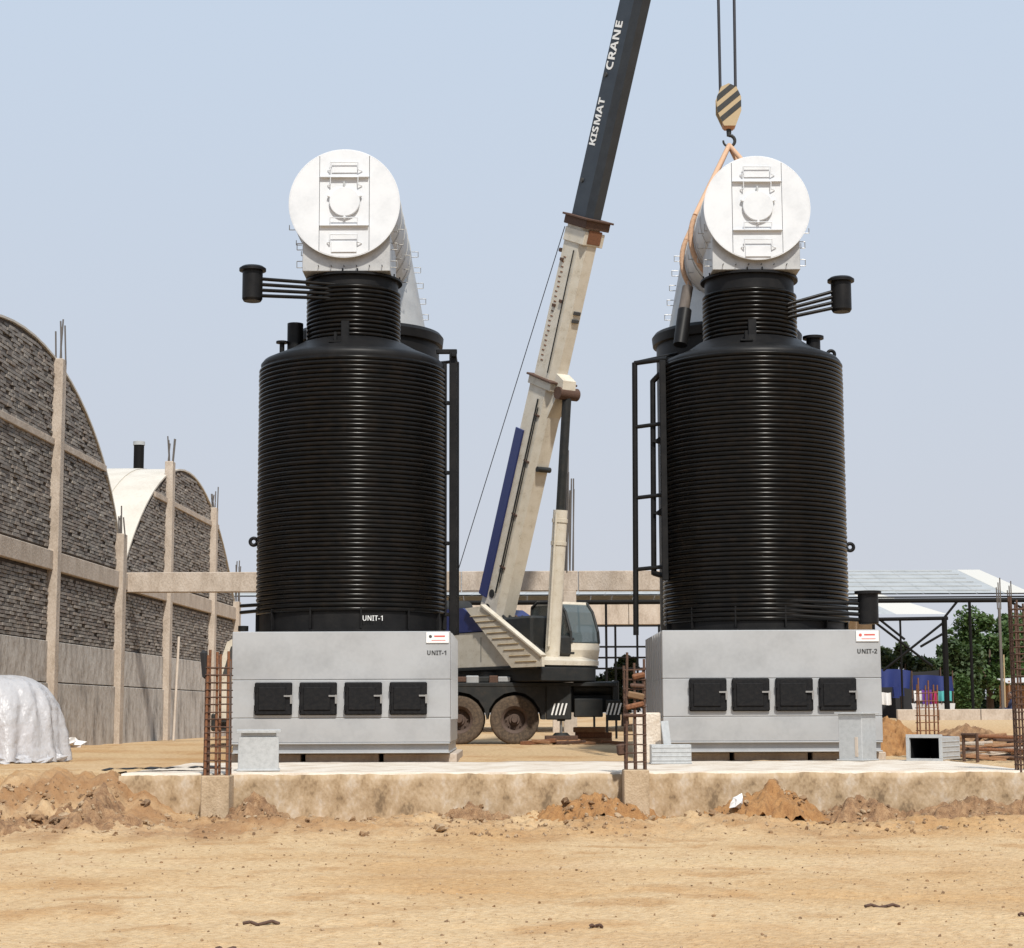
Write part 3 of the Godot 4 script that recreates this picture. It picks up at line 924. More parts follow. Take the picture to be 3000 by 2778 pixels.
		mi("frame_post", tube(Vector3(fx + .36, 3.42, .1), Vector3(fx + .39, 7.30, .1), .055, -1, 12), M.satin_black, t)
		mi("frame_post", tube(Vector3(fx + .39, 7.28, .1), Vector3(fx + .62, 7.50, .3), .055, -1, 12), M.satin_black, t)
		mi("frame_post", cbox(Vector3(.13, 4.35, .10), .012), M.satin_black, t, Vector3(fx + .56, 5.46, .45))
		mi("frame_beam", tube(Vector3(fx + .04, 7.67, .0), Vector3(fx + .66, 7.70, .3), .05), M.satin_black, t)
		mi("frame_beam", tube(Vector3(fx + .04, 7.68, .0), Vector3(fx + .95, 7.98, -.6), .035), M.satin_black, t)
		mi("frame_beam", tube(Vector3(fx + .36, 3.45, .1), Vector3(fx + .6, 3.35, .4), .055), M.satin_black, t)
		for yy in [3.53, 4.95, 6.37]:
			mi("rung", tube(Vector3(fx, yy, .0), Vector3(fx + .58, yy + .04, .25), .04), M.satin_black, t)
		for yy in [4.62, 6.05]:
			mi("bracket", prism(PackedVector2Array([Vector2(-.18, 0), Vector2(.02, -.06), Vector2(.02, .14)]), .08), M.satin_black, t, Vector3(fx + .54, yy, .18))
		# down-pipe with its valve between drum and chamber
		mi("down_pipe", tube(Vector3(-1.42, 8.0, .2), Vector3(-1.30, 8.75, .0), .14, -1, 16), M.satin_black, t)
		mi("valve_body", tube(Vector3(-1.32, 8.75, 0), Vector3(-1.22, 9.25, -.1), .11, -1, 14), M.dark_sheet, t)

# ------------------------------------------------------------------ crane
func make_crane() -> void:
	var foot := Vector3(-.33, 0, -47.5)
	var gy := .84
	var t := thing("truck_crane", "cream and navy truck crane with raised boom behind the boilers", "crane", Vector3(-2.2, gy, -46.75))
	var O := t.position
	# ---- carrier
	var zc := 0.0
	var cp := func(x: float, y: float, z: float) -> Vector3: return Vector3(x, y, z) - O
	mi("chassis", cbox(Vector3(9.0, .62, 1.5), .02), M.chassis, t, cp.call(-1.95, 1.92, -46.75))
	var deck := mi("deck", cbox(Vector3(7.9, .10, 2.55), .015), M.chassis, t, cp.call(-1.4, 2.29, -46.75))
	# wheel arch skirts: plates with a cut-out, near and far
	for zz in [-45.50, -48.0]:
		var pol := PackedVector2Array()
		pol.append(Vector2(-1.95, 2.24)); pol.append(Vector2(-1.95, 2.05))
		for wx in [-1.31, .04]:
			for q in 9:
				var a := PI - q * PI / 8
				pol.append(Vector2(wx + cos(a) * .665, 1.44 + maxf(0, sin(a)) * .68))
		pol.append(Vector2(.80, 1.44)); pol.append(Vector2(.80, 2.24))
		mi("wheel_skirt", prism(pol, .03), M.chassis, t, cp.call(0, 0, zz))
	# wheels
	var ty := lathe([Vector2(.33, -.15), Vector2(.50, -.17), Vector2(.57, -.165), Vector2(.60, -.12), Vector2(.602, .12), Vector2(.57, .165), Vector2(.50, .17), Vector2(.33, .15)], 44, true)
	var rimm := lathe([Vector2(.0, .02), Vector2(.13, .02), Vector2(.145, -.02), Vector2(.25, -.04), Vector2(.27, .10), Vector2(.335, .155), Vector2(.345, .12), Vector2(.345, -.15)], 32)
	for wx in [-6.1, -4.75, -1.31, .04]:
		for sgn in [1, -1]:
			var w := Node3D.new()
			w.name = uname(t, "wheel")
			t.add_child(w)
			w.position = cp.call(wx, gy + .60, -46.75 + sgn * 1.04)
			mi("tyre", ty, M.tyre, w, Vector3.ZERO, Vector3(sgn * PI / 2, 0, 0))
			mi("rim", rimm, M.rim, w, Vector3.ZERO, Vector3(sgn * PI / 2, 0, 0))
			mi("hub", tube(Vector3(0, 0, sgn * .02), Vector3(0, 0, sgn * .13), .085, .07, 14), M.rim, w)
			for k in 8:
				var a := TAU * k / 8
				mi("wheel_nut", tube(Vector3(cos(a) * .2, sin(a) * .2, -sgn * .05), Vector3(cos(a) * .2, sin(a) * .2, sgn * .015), .018, -1, 6), M.rim, w)
	# equipment boxes and outriggers at the back
	mi("tool_box", cbox(Vector3(.62, .85, .5), .02), M.chassis, t, cp.call(1.12, 1.86, -45.72))
	mi("tool_box", cbox(Vector3(.7, .45, .5), .02), M.chassis, t, cp.call(1.85, 1.72, -45.72))
	mi("tank", tube(cp.call(1.5, 2.2, -46.0), cp.call(2.5, 2.2, -46.0), .17, -1, 18), M.chassis, t)
	mi("rear_frame", cbox(Vector3(.16, .95, 2.5), .02), M.chassis, t, cp.call(2.52, 1.9, -46.75))
	mi("rear_plate", cbox(Vector3(.36, .5, .06), .01), M.chassis, t, cp.call(2.45, 1.66, -45.48))
	for q in [[1.12, 1.69], [2.45, 1.69]]:
		for k in 4:
			var st := mi("hazard_stripe", prism(PackedVector2Array([Vector2(-.075, -.15), Vector2(-.025, -.15), Vector2(.075, .15), Vector2(.025, .15)]), .006), M.white_letters, t, cp.call(q[0] - .13 + k * .095, q[1], -45.466 if q[0] < 2 else -45.446))
			st.scale = Vector3(.8, .95, 1)
	mi("outrigger_beam", cbox(Vector3(.3, .3, 2.4), .02), M.chassis, t, cp.call(1.18, 1.58, -46.75))
	mi("outrigger_jack", tube(cp.call(1.18, 1.5, -45.62), cp.call(1.18, 1.10, -45.62), .035, -1, 14), M.bare_steel, t)
	mi("outrigger_housing", tube(cp.call(1.18, 1.7, -45.62), cp.call(1.18, 1.40, -45.62), .10, -1, 14), M.chassis, t)
	mi("outrigger_foot", tube(cp.call(1.18, 1.05, -45.62), cp.call(1.18, 1.12, -45.62), .22, .15, 18), M.chassis, t)
	# clutter on the deck
	for k in 7:
		mi("deck_fitting", cbox(Vector3(.22 + .1 * (k % 3), .14 + .05 * (k % 2), .3), .02), [M.dark_rust, M.cladding, M.chassis][k % 3], t, cp.call(-1.25 + k * .26, 2.42, -45.7 - .05 * (k % 3)))
	# carrier cab at the far left end
	var cab := mi("carrier_cab", prism(PackedVector2Array([Vector2(-7.3, 1.5), Vector2(-5.3, 1.5), Vector2(-5.3, 3.42), Vector2(-6.9, 3.42), Vector2(-7.02, 3.36), Vector2(-7.3, 2.5)]), 2.4), M.cream, t, cp.call(0, 0, -46.75))
	for sgn in [1, -1]:
		mi("side_window", prism(PackedVector2Array([Vector2(-7.12, 2.55), Vector2(-5.6, 2.55), Vector2(-5.6, 3.25), Vector2(-6.92, 3.25)]), .02), M.interior, cab, Vector3(0, 0, sgn * 1.205))
	mi("bumper", cbox(Vector3(.16, .42, 2.45), .03), M.chassis, t, cp.call(-7.3, 1.40, -46.75))
	for k in 2:
		mi("cab_step", cbox(Vector3(.5, .05, .22), .01), M.chassis, t, cp.call(-6.9, 1.22 + k * .2, -45.45))
	# ---- superstructure, turned with the boom
	var f := Vector3(.584, 0, .8115).normalized()
	var B := Basis(f, Vector3.UP, f.cross(Vector3.UP))
	var SU := Transform3D(B, foot - O)
	var sup := func(called: String, mesh: Mesh, m: Material, at: Vector3, rot := Vector3.ZERO) -> MeshInstance3D:
		var o := mi(called, mesh, m, t)
		o.transform = SU * Transform3D(Basis.from_euler(rot), at)
		return o
	sup.call("turntable", tube(Vector3(0, 2.34, 0), Vector3(0, 2.74, 0), .95, .9, 36), M.chassis, Vector3(.7, 0, 0))
	sup.call("machinery_bay", cbox(Vector3(4.6, .34, 1.7), .02), M.chassis, Vector3(.6, 2.53, 0))
	var body: MeshInstance3D = sup.call("body", prism(PackedVector2Array([Vector2(-2.6, 2.75), Vector2(2.9, 2.75), Vector2(2.9, 2.86), Vector2(1.6, 3.1), Vector2(.6, 3.62), Vector2(-2.6, 3.62)]), 1.86), M.cream, Vector3(0, 0, 0))
	mi("lower_trim", cbox(Vector3(5.5, .08, 1.92), .01), M.chassis, body, Vector3(.1, 2.70, 0))
	for q in [-.9, .5]:
		mi("panel_seam", cbox(Vector3(.012, .62, .01), .002), M.dark_line, body, Vector3(q, 3.18, .933))
	sup.call("counterweight", prism(PackedVector2Array([Vector2(-2.75, 3.64), Vector2(.66, 3.64), Vector2(.05, 4.10), Vector2(-.3, 4.26), Vector2(-2.75, 4.26)]), 1.9), M.navy, Vector3(0, 0, 0))
	sup.call("hydraulic_block", cbox(Vector3(1.5, .9, .9), .06), M.chassis, Vector3(1.1, 3.55, -.1))
	sup.call("hydraulic_block", cbox(Vector3(1.1, .5, .5), .06), M.chassis, Vector3(1.75, 3.25, -.45))
	for k in 4:
		var hz := -.35 + .2 * k
		var ho := mi("hose", tube(Vector3(.5, 4.05, hz), Vector3(2.1, 3.0 + .1 * (k % 2), hz - .05), .035, -1, 8), M.dark_rust if k == 1 else M.chassis, t)
		ho.transform = SU
	# boom cheeks: sloping plates with rungs
	for sgn in [1]:
		var pl: MeshInstance3D = sup.call("boom_cheek", prism(PackedVector2Array([Vector2(-.05, 4.24), Vector2(.68, 4.26), Vector2(3.2, 2.94), Vector2(3.2, 2.70), Vector2(1.95, 2.70)]), .08), M.cream, Vector3(0, 0, sgn * 1.0))
		mi("cheek_edge", cbox(Vector3(2.86, .06, .16), .01), M.cream, pl, Vector3(1.95, 3.62, 0), Vector3(0, 0, -.4825))
		for k in 9:
			var u := k / 8.0
			mi("rung", cbox(Vector3(.88, .018, .02), .004), M.rung_ochre, pl, Vector3(lerpf(.62, 2.55, u), lerpf(4.02, 2.84, u), sgn * .048))
	# boom
	var ang := atan2(22.92, 9.24)
	var a := Vector3(cos(ang), sin(ang), 0)
	var nb := Vector3(-sin(ang), cos(ang), 0)
	var BB := Basis(a, nb, Vector3(0, 0, 1))
	var boom_at := func(called: String, mesh: Mesh, m: Material, u: float, v: float, w: float, rot := Vector3.ZERO) -> MeshInstance3D:
		var o := mi(called, mesh, m, t)
		o.transform = SU * Transform3D(BB * Basis.from_euler(rot), Vector3(0, 4.22, 0) + a * u + nb * v + Vector3(0, 0, w))
		return o
	# sections: from, to, depth, width, material
	var secs := [[-.35, 6.05, .88, .62, "cream", "base_section"], [5.9, 10.15, .80, .55, "cream", "second_section"], [9.95, 17.6, .73, .50, "boom_dark", "third_section"], [17.4, 24.7, .60, .42, "boom_dark", "fly_section"]]
	var nodes := []
	for s in secs:
		var h: float = s[2] * .5
		var w: float = s[3] * .5
		var c := .13
		var sh := st_new()
		var pr := [Vector2(-h, -w + c), Vector2(-h, w - c), Vector2(-h + c * 1.3, w), Vector2(h, w), Vector2(h, -w), Vector2(-h + c * 1.3, -w)]
		for k in pr.size():
			var p: Vector2 = pr[k]
			var q: Vector2 = pr[(k + 1) % pr.size()]
			quad(sh, Vector3(s[0], p.x, p.y), Vector3(s[0], q.x, q.y), Vector3(s[1], q.x, q.y), Vector3(s[1], p.x, p.y))
		for e in [s[0], s[1]]:
			for k in range(1, pr.size() - 1):
				var p0 := Vector3(e, pr[0].x, pr[0].y)
				var p1 := Vector3(e, pr[k].x, pr[k].y)
				var p2 := Vector3(e, pr[k + 1].x, pr[k + 1].y)
				if e == s[1]: tri(sh, p0, p1, p2)
				else: tri(sh, p0, p2, p1)
		nodes.append(boom_at.call(s[5], fin(sh), M[s[4]], 0, 0, 0))
	# collars at the section ends
	for c in [[6.0, 1.0, .72, M.cream], [10.1, .95, .74, M.dark_rust]]:
		boom_at.call("collar", cbox(Vector3(.22, c[1], c[2]), .015), c[3], c[0], 0, 0)
		boom_at.call("collar_rim", cbox(Vector3(.05, c[1] + .10, c[2] + .12), .01), M.dark_rust, c[0] + .12, 0, 0)
	boom_at.call("collar", cbox(Vector3(.34, .86, .62), .015), M.cream, 9.75, 0, 0)
	boom_at.call("wear_pad", cbox(Vector3(.34, .06, .40), .01), M.rust, 9.8, -.42, 0)
	# foot of the boom: pin and shadowed underside gusset
	boom_at.call("foot_pin", tube(Vector3(0, 0, -.33), Vector3(0, 0, .33), .12, -1, 18), M.chassis, 0, .12, 0)
	boom_at.call("foot_hole", tube(Vector3(0, 0, -.32), Vector3(0, 0, .325), .11, -1, 16), M.chassis, .42, .06, 0)
	# navy plate along the boom's flank
	boom_at.call("navy_stripe", cbox(Vector3(4.45, .34, .05), .006), M.navy, 2.48, .40, .335)
	# cylinder saddle under the base section
	boom_at.call("saddle", prism(PackedVector2Array([Vector2(-.9, 0), Vector2(.35, 0), Vector2(.25, -.34), Vector2(.0, -.40), Vector2(-.25, -.2)]), .40), M.cream, 6.0, -.40, 0)
	boom_at.call("guide_roller", tube(Vector3(0, 0, -.2), Vector3(0, 0, .2), .07), M.chassis, 3.9, -.5, 0)
	# small fittings on the second section
	for q in [[8.1, -.05], [7.95, .2], [9.1, .3]]:
		boom_at.call("fitting", cbox(Vector3(.08, .12, .05), .01), M.dark_rust, q[0], q[1], .30)
	for q in [7.9, 7.7]:
		boom_at.call("fitting", cbox(Vector3(.09, .06, .2), .01), M.dark_line, q, -.42, .0)
	boom_at.call("rope_guide", cbox(Vector3(.10, .30, .3), .02), M.dark_rust, 9.3, .52, .05)
	# rows of load-chart marks beside the boom edge
	for k in 22:
		boom_at.call("scale_mark", cbox(Vector3(.03, .10, .01), .002), M.rust, 6.55 + k * .125, .22 + .02 * (k % 3), .278)
	# lettering
	boom_at.call("lettering", text("KISMAT", .235, .01, true), M.white_letters, 12.55, .17, .256)
	boom_at.call("lettering", text("CRANE", .27, .01, true), M.white_letters, 14.42, .17, .256)
	for q in [11.1, 13.7]:
		boom_at.call("fitting", tube(Vector3(0, 0, 0), Vector3(0, 0, .03), .06), M.dark_line, q, .25, .25)
	# hydraulic hoses and cables clipped along the boom's flank
	for q in [[.5, 5.6, -.12, .34, .022], [.8, 5.4, -.20, .34, .016], [6.3, 9.4, -.16, .30, .016]]:
		boom_at.call("hose", tube(Vector3(q[0], q[2], q[3]), Vector3(q[1], q[2] + .05, q[3]), q[4], -1, 7), M.chassis, 0, 0, 0)
	for q in [1.2, 2.6, 4.0, 5.2]:
		boom_at.call("hose_clip", cbox(Vector3(.05, .22, .05), .008), M.dark_rust, q, -.15, .325)
	# head sheaves
	for w in [-.18, .18]:
		boom_at.call("head_sheave", tube(Vector3(0, 0, -.05), Vector3(0, 0, .05), .32, -1, 24), M.chassis, 24.6, -.25, w)
	# luffing cylinder
	var c0 := Vector3(2.15, 2.85, -.05)
	var c1 := Vector3(2.85, 9.45, -.05)
	var cm := c0.lerp(c1, .565)
	var q0 := mi("lift_cylinder", tube(c0, cm, .185, .178, 28), M.cream, t)
	q0.transform = SU
	for u in [.78, .93]:
		mi("cylinder_band", tube(c0.lerp(cm, u - .012), c0.lerp(cm, u + .012), .197, -1, 28), M.cream, q0)
	mi("hose", tube(c0.lerp(cm, .1) + Vector3(.1, 0, .2), c0.lerp(cm, .98) + Vector3(.1, 0, .2), .03), M.cream, q0)
	var q1 := mi("piston_rod", tube(cm, c1, .115, -1, 24), M.chassis, t)
	q1.transform = SU
	var q2 := mi("cylinder_foot", cbox(Vector3(.7, .35, .8), .03), M.cream, t)
	q2.transform = SU * Transform3D(Basis.IDENTITY, Vector3(2.2, 2.72, -.05))
	var q3 := mi("cylinder_lug", tube(c1 + Vector3(0, 0, -.3), c1 + Vector3(0, 0, .3), .16, -1, 18), M.dark_rust, t)
	q3.transform = SU
	# operator's cab
	var cpoly := PackedVector2Array([Vector2(.35, 2.72), Vector2(2.35, 2.72), Vector2(2.52, 3.15), Vector2(2.46, 3.60), Vector2(2.20, 4.10), Vector2(1.90, 4.36), Vector2(.75, 4.42), Vector2(.45, 4.30)])
	var oc := Node3D.new()
	oc.name = "operator_cab"
	t.add_child(oc)
	oc.transform = SU * Transform3D(Basis.from_scale(Vector3(.80, 1, .85)), Vector3(.30, 0, -.98))
	# lower shell and roof
	mi("lower_shell", prism(PackedVector2Array([Vector2(.35, 2.72), Vector2(2.35, 2.72), Vector2(2.52, 3.15), Vector2(2.50, 3.32), Vector2(.35, 3.32)]), 1.05), M.cream, oc)
	mi("roof", prism(PackedVector2Array([Vector2(.45, 4.30), Vector2(1.95, 4.29), Vector2(1.90, 4.37), Vector2(.75, 4.43)]), 1.05), M.cream, oc)
	mi("rear_wall", cbox(Vector3(.06, 1.0, 1.03), .01), M.cream, oc, Vector3(.42, 3.82, 0))
	mi("seat", cbox(Vector3(.45, .8, .5), .08), M.interior, oc, Vector3(.85, 3.5, 0))
	mi("console", cbox(Vector3(.3, .5, .5), .05), M.interior, oc, Vector3(1.9, 3.35, 0))
	for sgn in [1, -1]:
		var fr := st_new()
		var arc := [Vector3(2.50, 3.32, sgn * .51), Vector3(2.46, 3.60, sgn * .51), Vector3(2.20, 4.10, sgn * .51), Vector3(1.90, 4.34, sgn * .51), Vector3(.75, 4.38, sgn * .51), Vector3(.45, 4.26, sgn * .51), Vector3(.38, 3.34, sgn * .51)]
		add_path(fr, arc, .045, 8)
		add_path(fr, [Vector3(1.55, 3.32, sgn * .51), Vector3(1.45, 4.36, sgn * .51)], .035, 8)
		add_path(fr, [Vector3(.36, 3.34, sgn * .51), Vector3(2.5, 3.34, sgn * .51)], .04, 8)
		mi("window_frame", fin(fr), M.chassis, oc)
		mi("side_pane", prism(PackedVector2Array([Vector2(.42, 3.34), Vector2(2.48, 3.34), Vector2(2.44, 3.60), Vector2(2.18, 4.08), Vector2(1.88, 4.32), Vector2(.77, 4.36), Vector2(.48, 4.25)]), .012), M.glass, oc, Vector3(0, 0, sgn * .50))
	var wp := st_new()
	var wl := [Vector2(2.51, 3.34), Vector2(2.46, 3.60), Vector2(2.20, 4.10), Vector2(1.90, 4.34)]
	for k in 3:
		quad(wp, Vector3(wl[k].x, wl[k].y, .47), Vector3(wl[k].x, wl[k].y, -.47), Vector3(wl[k + 1].x, wl[k + 1].y, -.47), Vector3(wl[k + 1].x, wl[k + 1].y, .47))
		var off := Vector3(-.012, -.006, 0)
		quad(wp, Vector3(wl[k].x, wl[k].y, -.47) + off, Vector3(wl[k].x, wl[k].y, .47) + off, Vector3(wl[k + 1].x, wl[k + 1].y, .47) + off, Vector3(wl[k + 1].x, wl[k + 1].y, -.47) + off)
	mi("windscreen", fin(wp), M.glass, oc)
	# hoist rope from the winch up along the boom's back
	mi("hoist_rope", tube(Vector3(-2.3, 4.4, .1) , Vector3(3.2, 13.6, .25), .011, -1, 6), M.rope, t).transform = SU
	sup.call("winch_drum", tube(Vector3(0, 0, -.5), Vector3(0, 0, .5), .28, -1, 24), M.chassis, Vector3(-2.2, 4.3, 0))

	# stack of timber and steel under the outrigger
	rng.seed = 8
	for i in 9:
		var tx := rng.randf_range(.5, 2.6)
		var tz := -rng.randf_range(44.2, 46.4)
		var o := mi("loose_timber", cbox(Vector3(rng.randf_range(.4, .9), rng.randf_range(.06, .12), rng.randf_range(.1, .2)), .01), [M.timber, M.rust, M.dark_rust][i % 3], self, Vector3(tx, ground_y(tx, -tz) + .06, tz), Vector3(0, rng.randf_range(-.7, .7), rng.randf_range(-.1, .1)))
		tag(o, "loose timber offcut lying on the ground around the crane's outrigger", "timber", "timber offcuts by the crane")
	var k := 0
	for q in [[1.18, -45.6, .84, .9, .11, .7], [1.18, -45.6, .95, .8, .10, .6], [1.95, -46.2, .84, 1.0, .14, .3], [2.0, -46.25, .98, .9, .14, .35], [1.9, -46.2, 1.12, .8, .13, .3], [.55, -45.2, .84, .7, .10, .25], [2.4, -44.8, .76, .9, .09, .22], [.75, -44.6, .78, .8, .07, .3]]:
		var o := mi("timber_pad", cbox(Vector3(q[3], q[4], q[5]), .012), [M.timber, M.dark_rust, M.timber, M.rust][k % 4], self, Vector3(q[0], q[2] + q[4] * .5, q[1]), Vector3(0, rng.randf_range(-.12, .12), 0))
		tag(o, ["lower packing board under the crane's outrigger foot", "upper packing board under the crane's outrigger foot", "bottom timber of the packing stack behind the crane's outrigger", "middle timber of the packing stack behind the crane's outrigger", "top timber of the packing stack behind the crane's outrigger", "short timber lying by the crane's rear wheel", "timber lying left of the middle rebar cage", "rusty flat board lying in front of the crane's rear wheel"][k], "timber", "packing timbers by the crane")
		k += 1

func make_hook() -> void:
	var t := thing("hook_block", "striped crane hook block hanging over the right boiler", "hook", Vector3(4.88, 14.3, -40))
	for w in [-.17, .17]:
		mi("hoist_rope", tube(Vector3(w, .9, 0), Vector3(w * 1.25 + .02, 13.0, 0), .028, -1, 8), M.rope, t)
		mi("hoist_rope", tube(Vector3(w, .9, -.08), Vector3(w * 1.25 + .02, 13.0, -.12), .028, -1, 8), M.rope, t)
	var plate := PackedVector2Array()
	for q in [[-.12, .28], [.14, .28], [.27, .62], [.27, .95], [.17, 1.18], [0, 1.26], [-.17, 1.18], [-.27, .95], [-.27, .62]]: plate.append(Vector2(q[0], q[1]))
	for z in [-.13, .13]:
		var p := mi("cheek_plate", prism(plate, .03), M.hook_yellow, t, Vector3(0, 0, z))
		# black diagonal bands as thin painted plates
		for k in 3:
			var y0 := .50 + k * .28
			var band := Geometry2D.intersect_polygons(plate, PackedVector2Array([Vector2(-.5, y0 - .42), Vector2(.5, y0 + .42), Vector2(.5, y0 + .57), Vector2(-.5, y0 - .27)]))
			for b in band:
				mi("stripe", prism(b, .006), M.chassis, p, Vector3(0, 0, signf(z) * .018))
	for w in [-.05, .05]:
		mi("sheave", tube(Vector3(0, .9, w - .03), Vector3(0, .9, w + .03), .24, -1, 28), M.dark_rust, t)
	mi("trunnion", cbox(Vector3(.28, .26, .26), .05), M.hook_orange, t, Vector3(0, .36, 0))
	mi("shank", tube(Vector3(0, .26, 0), Vector3(0, .08, 0), .06, .05, 16), M.chassis, t)
	var hk := st_new()
	var prev := Vector3(0, .12, 0)
	for k in 15:
		var a := PI / 2 - k * TAU * .76 / 14
		var p := Vector3(cos(a) * .13 + .0, sin(a) * .13 - .03, 0)
		add_tube(hk, prev, p, .045 - .0015 * k, .045 - .0015 * (k + 1), 10)
		prev = p
	mi("hook", fin(hk), M.chassis, t)
	# slings round the drum
	var dc := Vector3(4.84, 11.44, 0)
	var r := 1.095
	var z0 := -37.2
	var labels := ["tan lifting sling looped round the front of the right drum", "tan lifting sling looped round the back of the right drum"]
	for k in 2:
		var zz: float = [-37.6, -39.6][k]
		var s := st_new()
		var pts := []
		var top := Vector3(4.88, 14.17, -40.0)
		# tangent from the hook to the drum on either side, then round below
		var d := Vector2(top.x - dc.x, top.y - dc.y)
		var al := acos(r / d.length())
		var th := d.angle()
		pts.append(top)
		for q in 33:
			var aa := lerpf(th + al, th + TAU - al, q / 32.0)
			pts.append(Vector3(dc.x + cos(aa) * r, dc.y + sin(aa) * r, zz))
		pts.append(top)
		# a round textile sling
		for q in pts.size() - 1:
			add_tube(s, pts[q], pts[q + 1], .055, .055, 10)
		var o := mi("lifting_sling", fin(s), M.sling, self)
		tag(o, labels[k], "sling", "slings on the right drum")

# ------------------------------------------------------------------ loose ducts on the slab
func make_ducts() -> void:
	var t := thing("duct_box", "grey sheet metal duct box standing at the slab's left front corner", "duct", Vector3(-3.82, .757, -28.05), "loose ducts on the slab")
	t.rotation.y = .12
	mi("body", cbox(Vector3(.60, .50, .55), .006), M.galvanised, t, Vector3(0, .25, 0))
	mi("neck", cbox(Vector3(.52, .06, .46), .004), M.galvanised, t, Vector3(0, .53, 0))
	mi("lid", cbox(Vector3(.66, .05, .62), .006), M.galvanised, t, Vector3(0, .585, 0))
	mi("base_flange", cbox(Vector3(.64, .025, .60), .004), M.galvanised, t, Vector3(0, .0135, 0))
	t = thing("standing_duct", "tall grey duct standing in front of the right boiler's right corner", "duct", Vector3(6.02, .757, -32.6), "loose ducts on the slab")
	t.rotation.y = -.7
	mi("body", cbox(Vector3(.46, .78, .50), .008), M.galvanised, t, Vector3(0, .41, 0))
	mi("top_flange", cbox(Vector3(.56, .035, .60), .005), M.galvanised, t, Vector3(0, .82, 0))
	mi("base_flange", cbox(Vector3(.52, .025, .56), .005), M.galvanised, t, Vector3(0, .0135, 0))
	mi("slot", cbox(Vector3(.06, .34, .02), .004), M.concrete, t, Vector3(.12, .24, .251))
	# open rectangular duct
	t = thing("open_duct", "open ended rectangular grey duct lying at the slab's right side", "duct", Vector3(7.12, .757, -32.3), "loose ducts on the slab")
	t.rotation.y = -.60
	var w := .54
	var h := .40
	var l := .95
	mi("bottom_sheet", cbox(Vector3(w, .012, l), .002), M.galvanised, t, Vector3(0, .02, -l * .5))
	mi("top_sheet", cbox(Vector3(w, .012, l), .002), M.galvanised, t, Vector3(0, h, -l * .5))
	for s in [-1, 1]:
		mi("side_sheet", cbox(Vector3(.012, h - .02, l), .002), M.galvanised, t, Vector3(s * w * .5, h * .5 + .01, -l * .5))
		for k in 4:
			mi("side_rib", cbox(Vector3(.02, .014, l - .08), .004), M.galvanised, t, Vector3(s * (w * .5 + .008), .07 + k * .085, -l * .5))
	for q in [[0, h + .02, w + .12, .06], [0, .01, w + .12, .06]]:
		mi("flange", cbox(Vector3(q[2], q[3], .03), .004), M.galvanised, t, Vector3(q[0], q[1], .012))
	for s in [-1, 1]:
		mi("flange", cbox(Vector3(.06, h - .05, .03), .004), M.galvanised, t, Vector3(s * (w * .5 + .03), h * .5 + .015, .012))
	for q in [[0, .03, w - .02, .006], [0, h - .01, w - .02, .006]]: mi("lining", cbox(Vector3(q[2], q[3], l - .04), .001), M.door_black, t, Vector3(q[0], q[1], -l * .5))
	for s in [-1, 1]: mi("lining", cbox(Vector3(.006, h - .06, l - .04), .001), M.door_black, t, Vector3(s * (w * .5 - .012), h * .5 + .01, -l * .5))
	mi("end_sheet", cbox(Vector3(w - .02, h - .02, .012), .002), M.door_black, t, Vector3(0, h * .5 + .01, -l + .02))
	# pale ribbed tray, leaning plate and block by the right boiler's left corner
	t = thing("ribbed_tray", "pale ribbed metal box in front of the right boiler's left corner", "box", Vector3(2.62, .757, -31.1), "loose ducts on the slab")
	mi("body", cbox(Vector3(.66, .30, .45), .006), M.galvanised, t, Vector3(0, .165, 0))
	for k in 4: mi("rib", cbox(Vector3(.64, .02, .012), .003), M.galvanised, t, Vector3(0, .06 + k * .07, .228))
	mi("base_flange", cbox(Vector3(.68, .02, .48), .003), M.galvanised, t, Vector3(0, .011, 0))
	var o := mi("leaning_plate", cbox(Vector3(.14, .68, .03), .004), M.galvanised, self, Vector3(2.62, 1.12, -31.78), Vector3(-.16, .35, .05))
	tag(o, "narrow steel plate leaning behind the pale ribbed box", "plate")
	o = mi("concrete_block", cbox(Vector3(.45, .86, .5), .02), M.screed, self, Vector3(2.32, 1.17, -32.35))
	tag(o, "pale concrete block beside the right boiler's left corner", "block")
	# plinths under both furnaces
	for k in 2:
		var p := thing("boiler_plinth", ["low concrete plinth under the left boiler", "low concrete plinth under the right boiler"][k], "plinth", Vector3([-3.17, 4.785][k], .55, -36.5), "plinths under the boilers")
		for q in 3: mi("footing", cbox(Vector3(1.36, .30, 4.0), .015), M.concrete, p, Vector3((q - 1) * 1.45, .16, -.12))
		mi("rear_footing", cbox(Vector3(3.2, .30, 3.0), .01), M.concrete, p, Vector3(0, .05, -3.85))

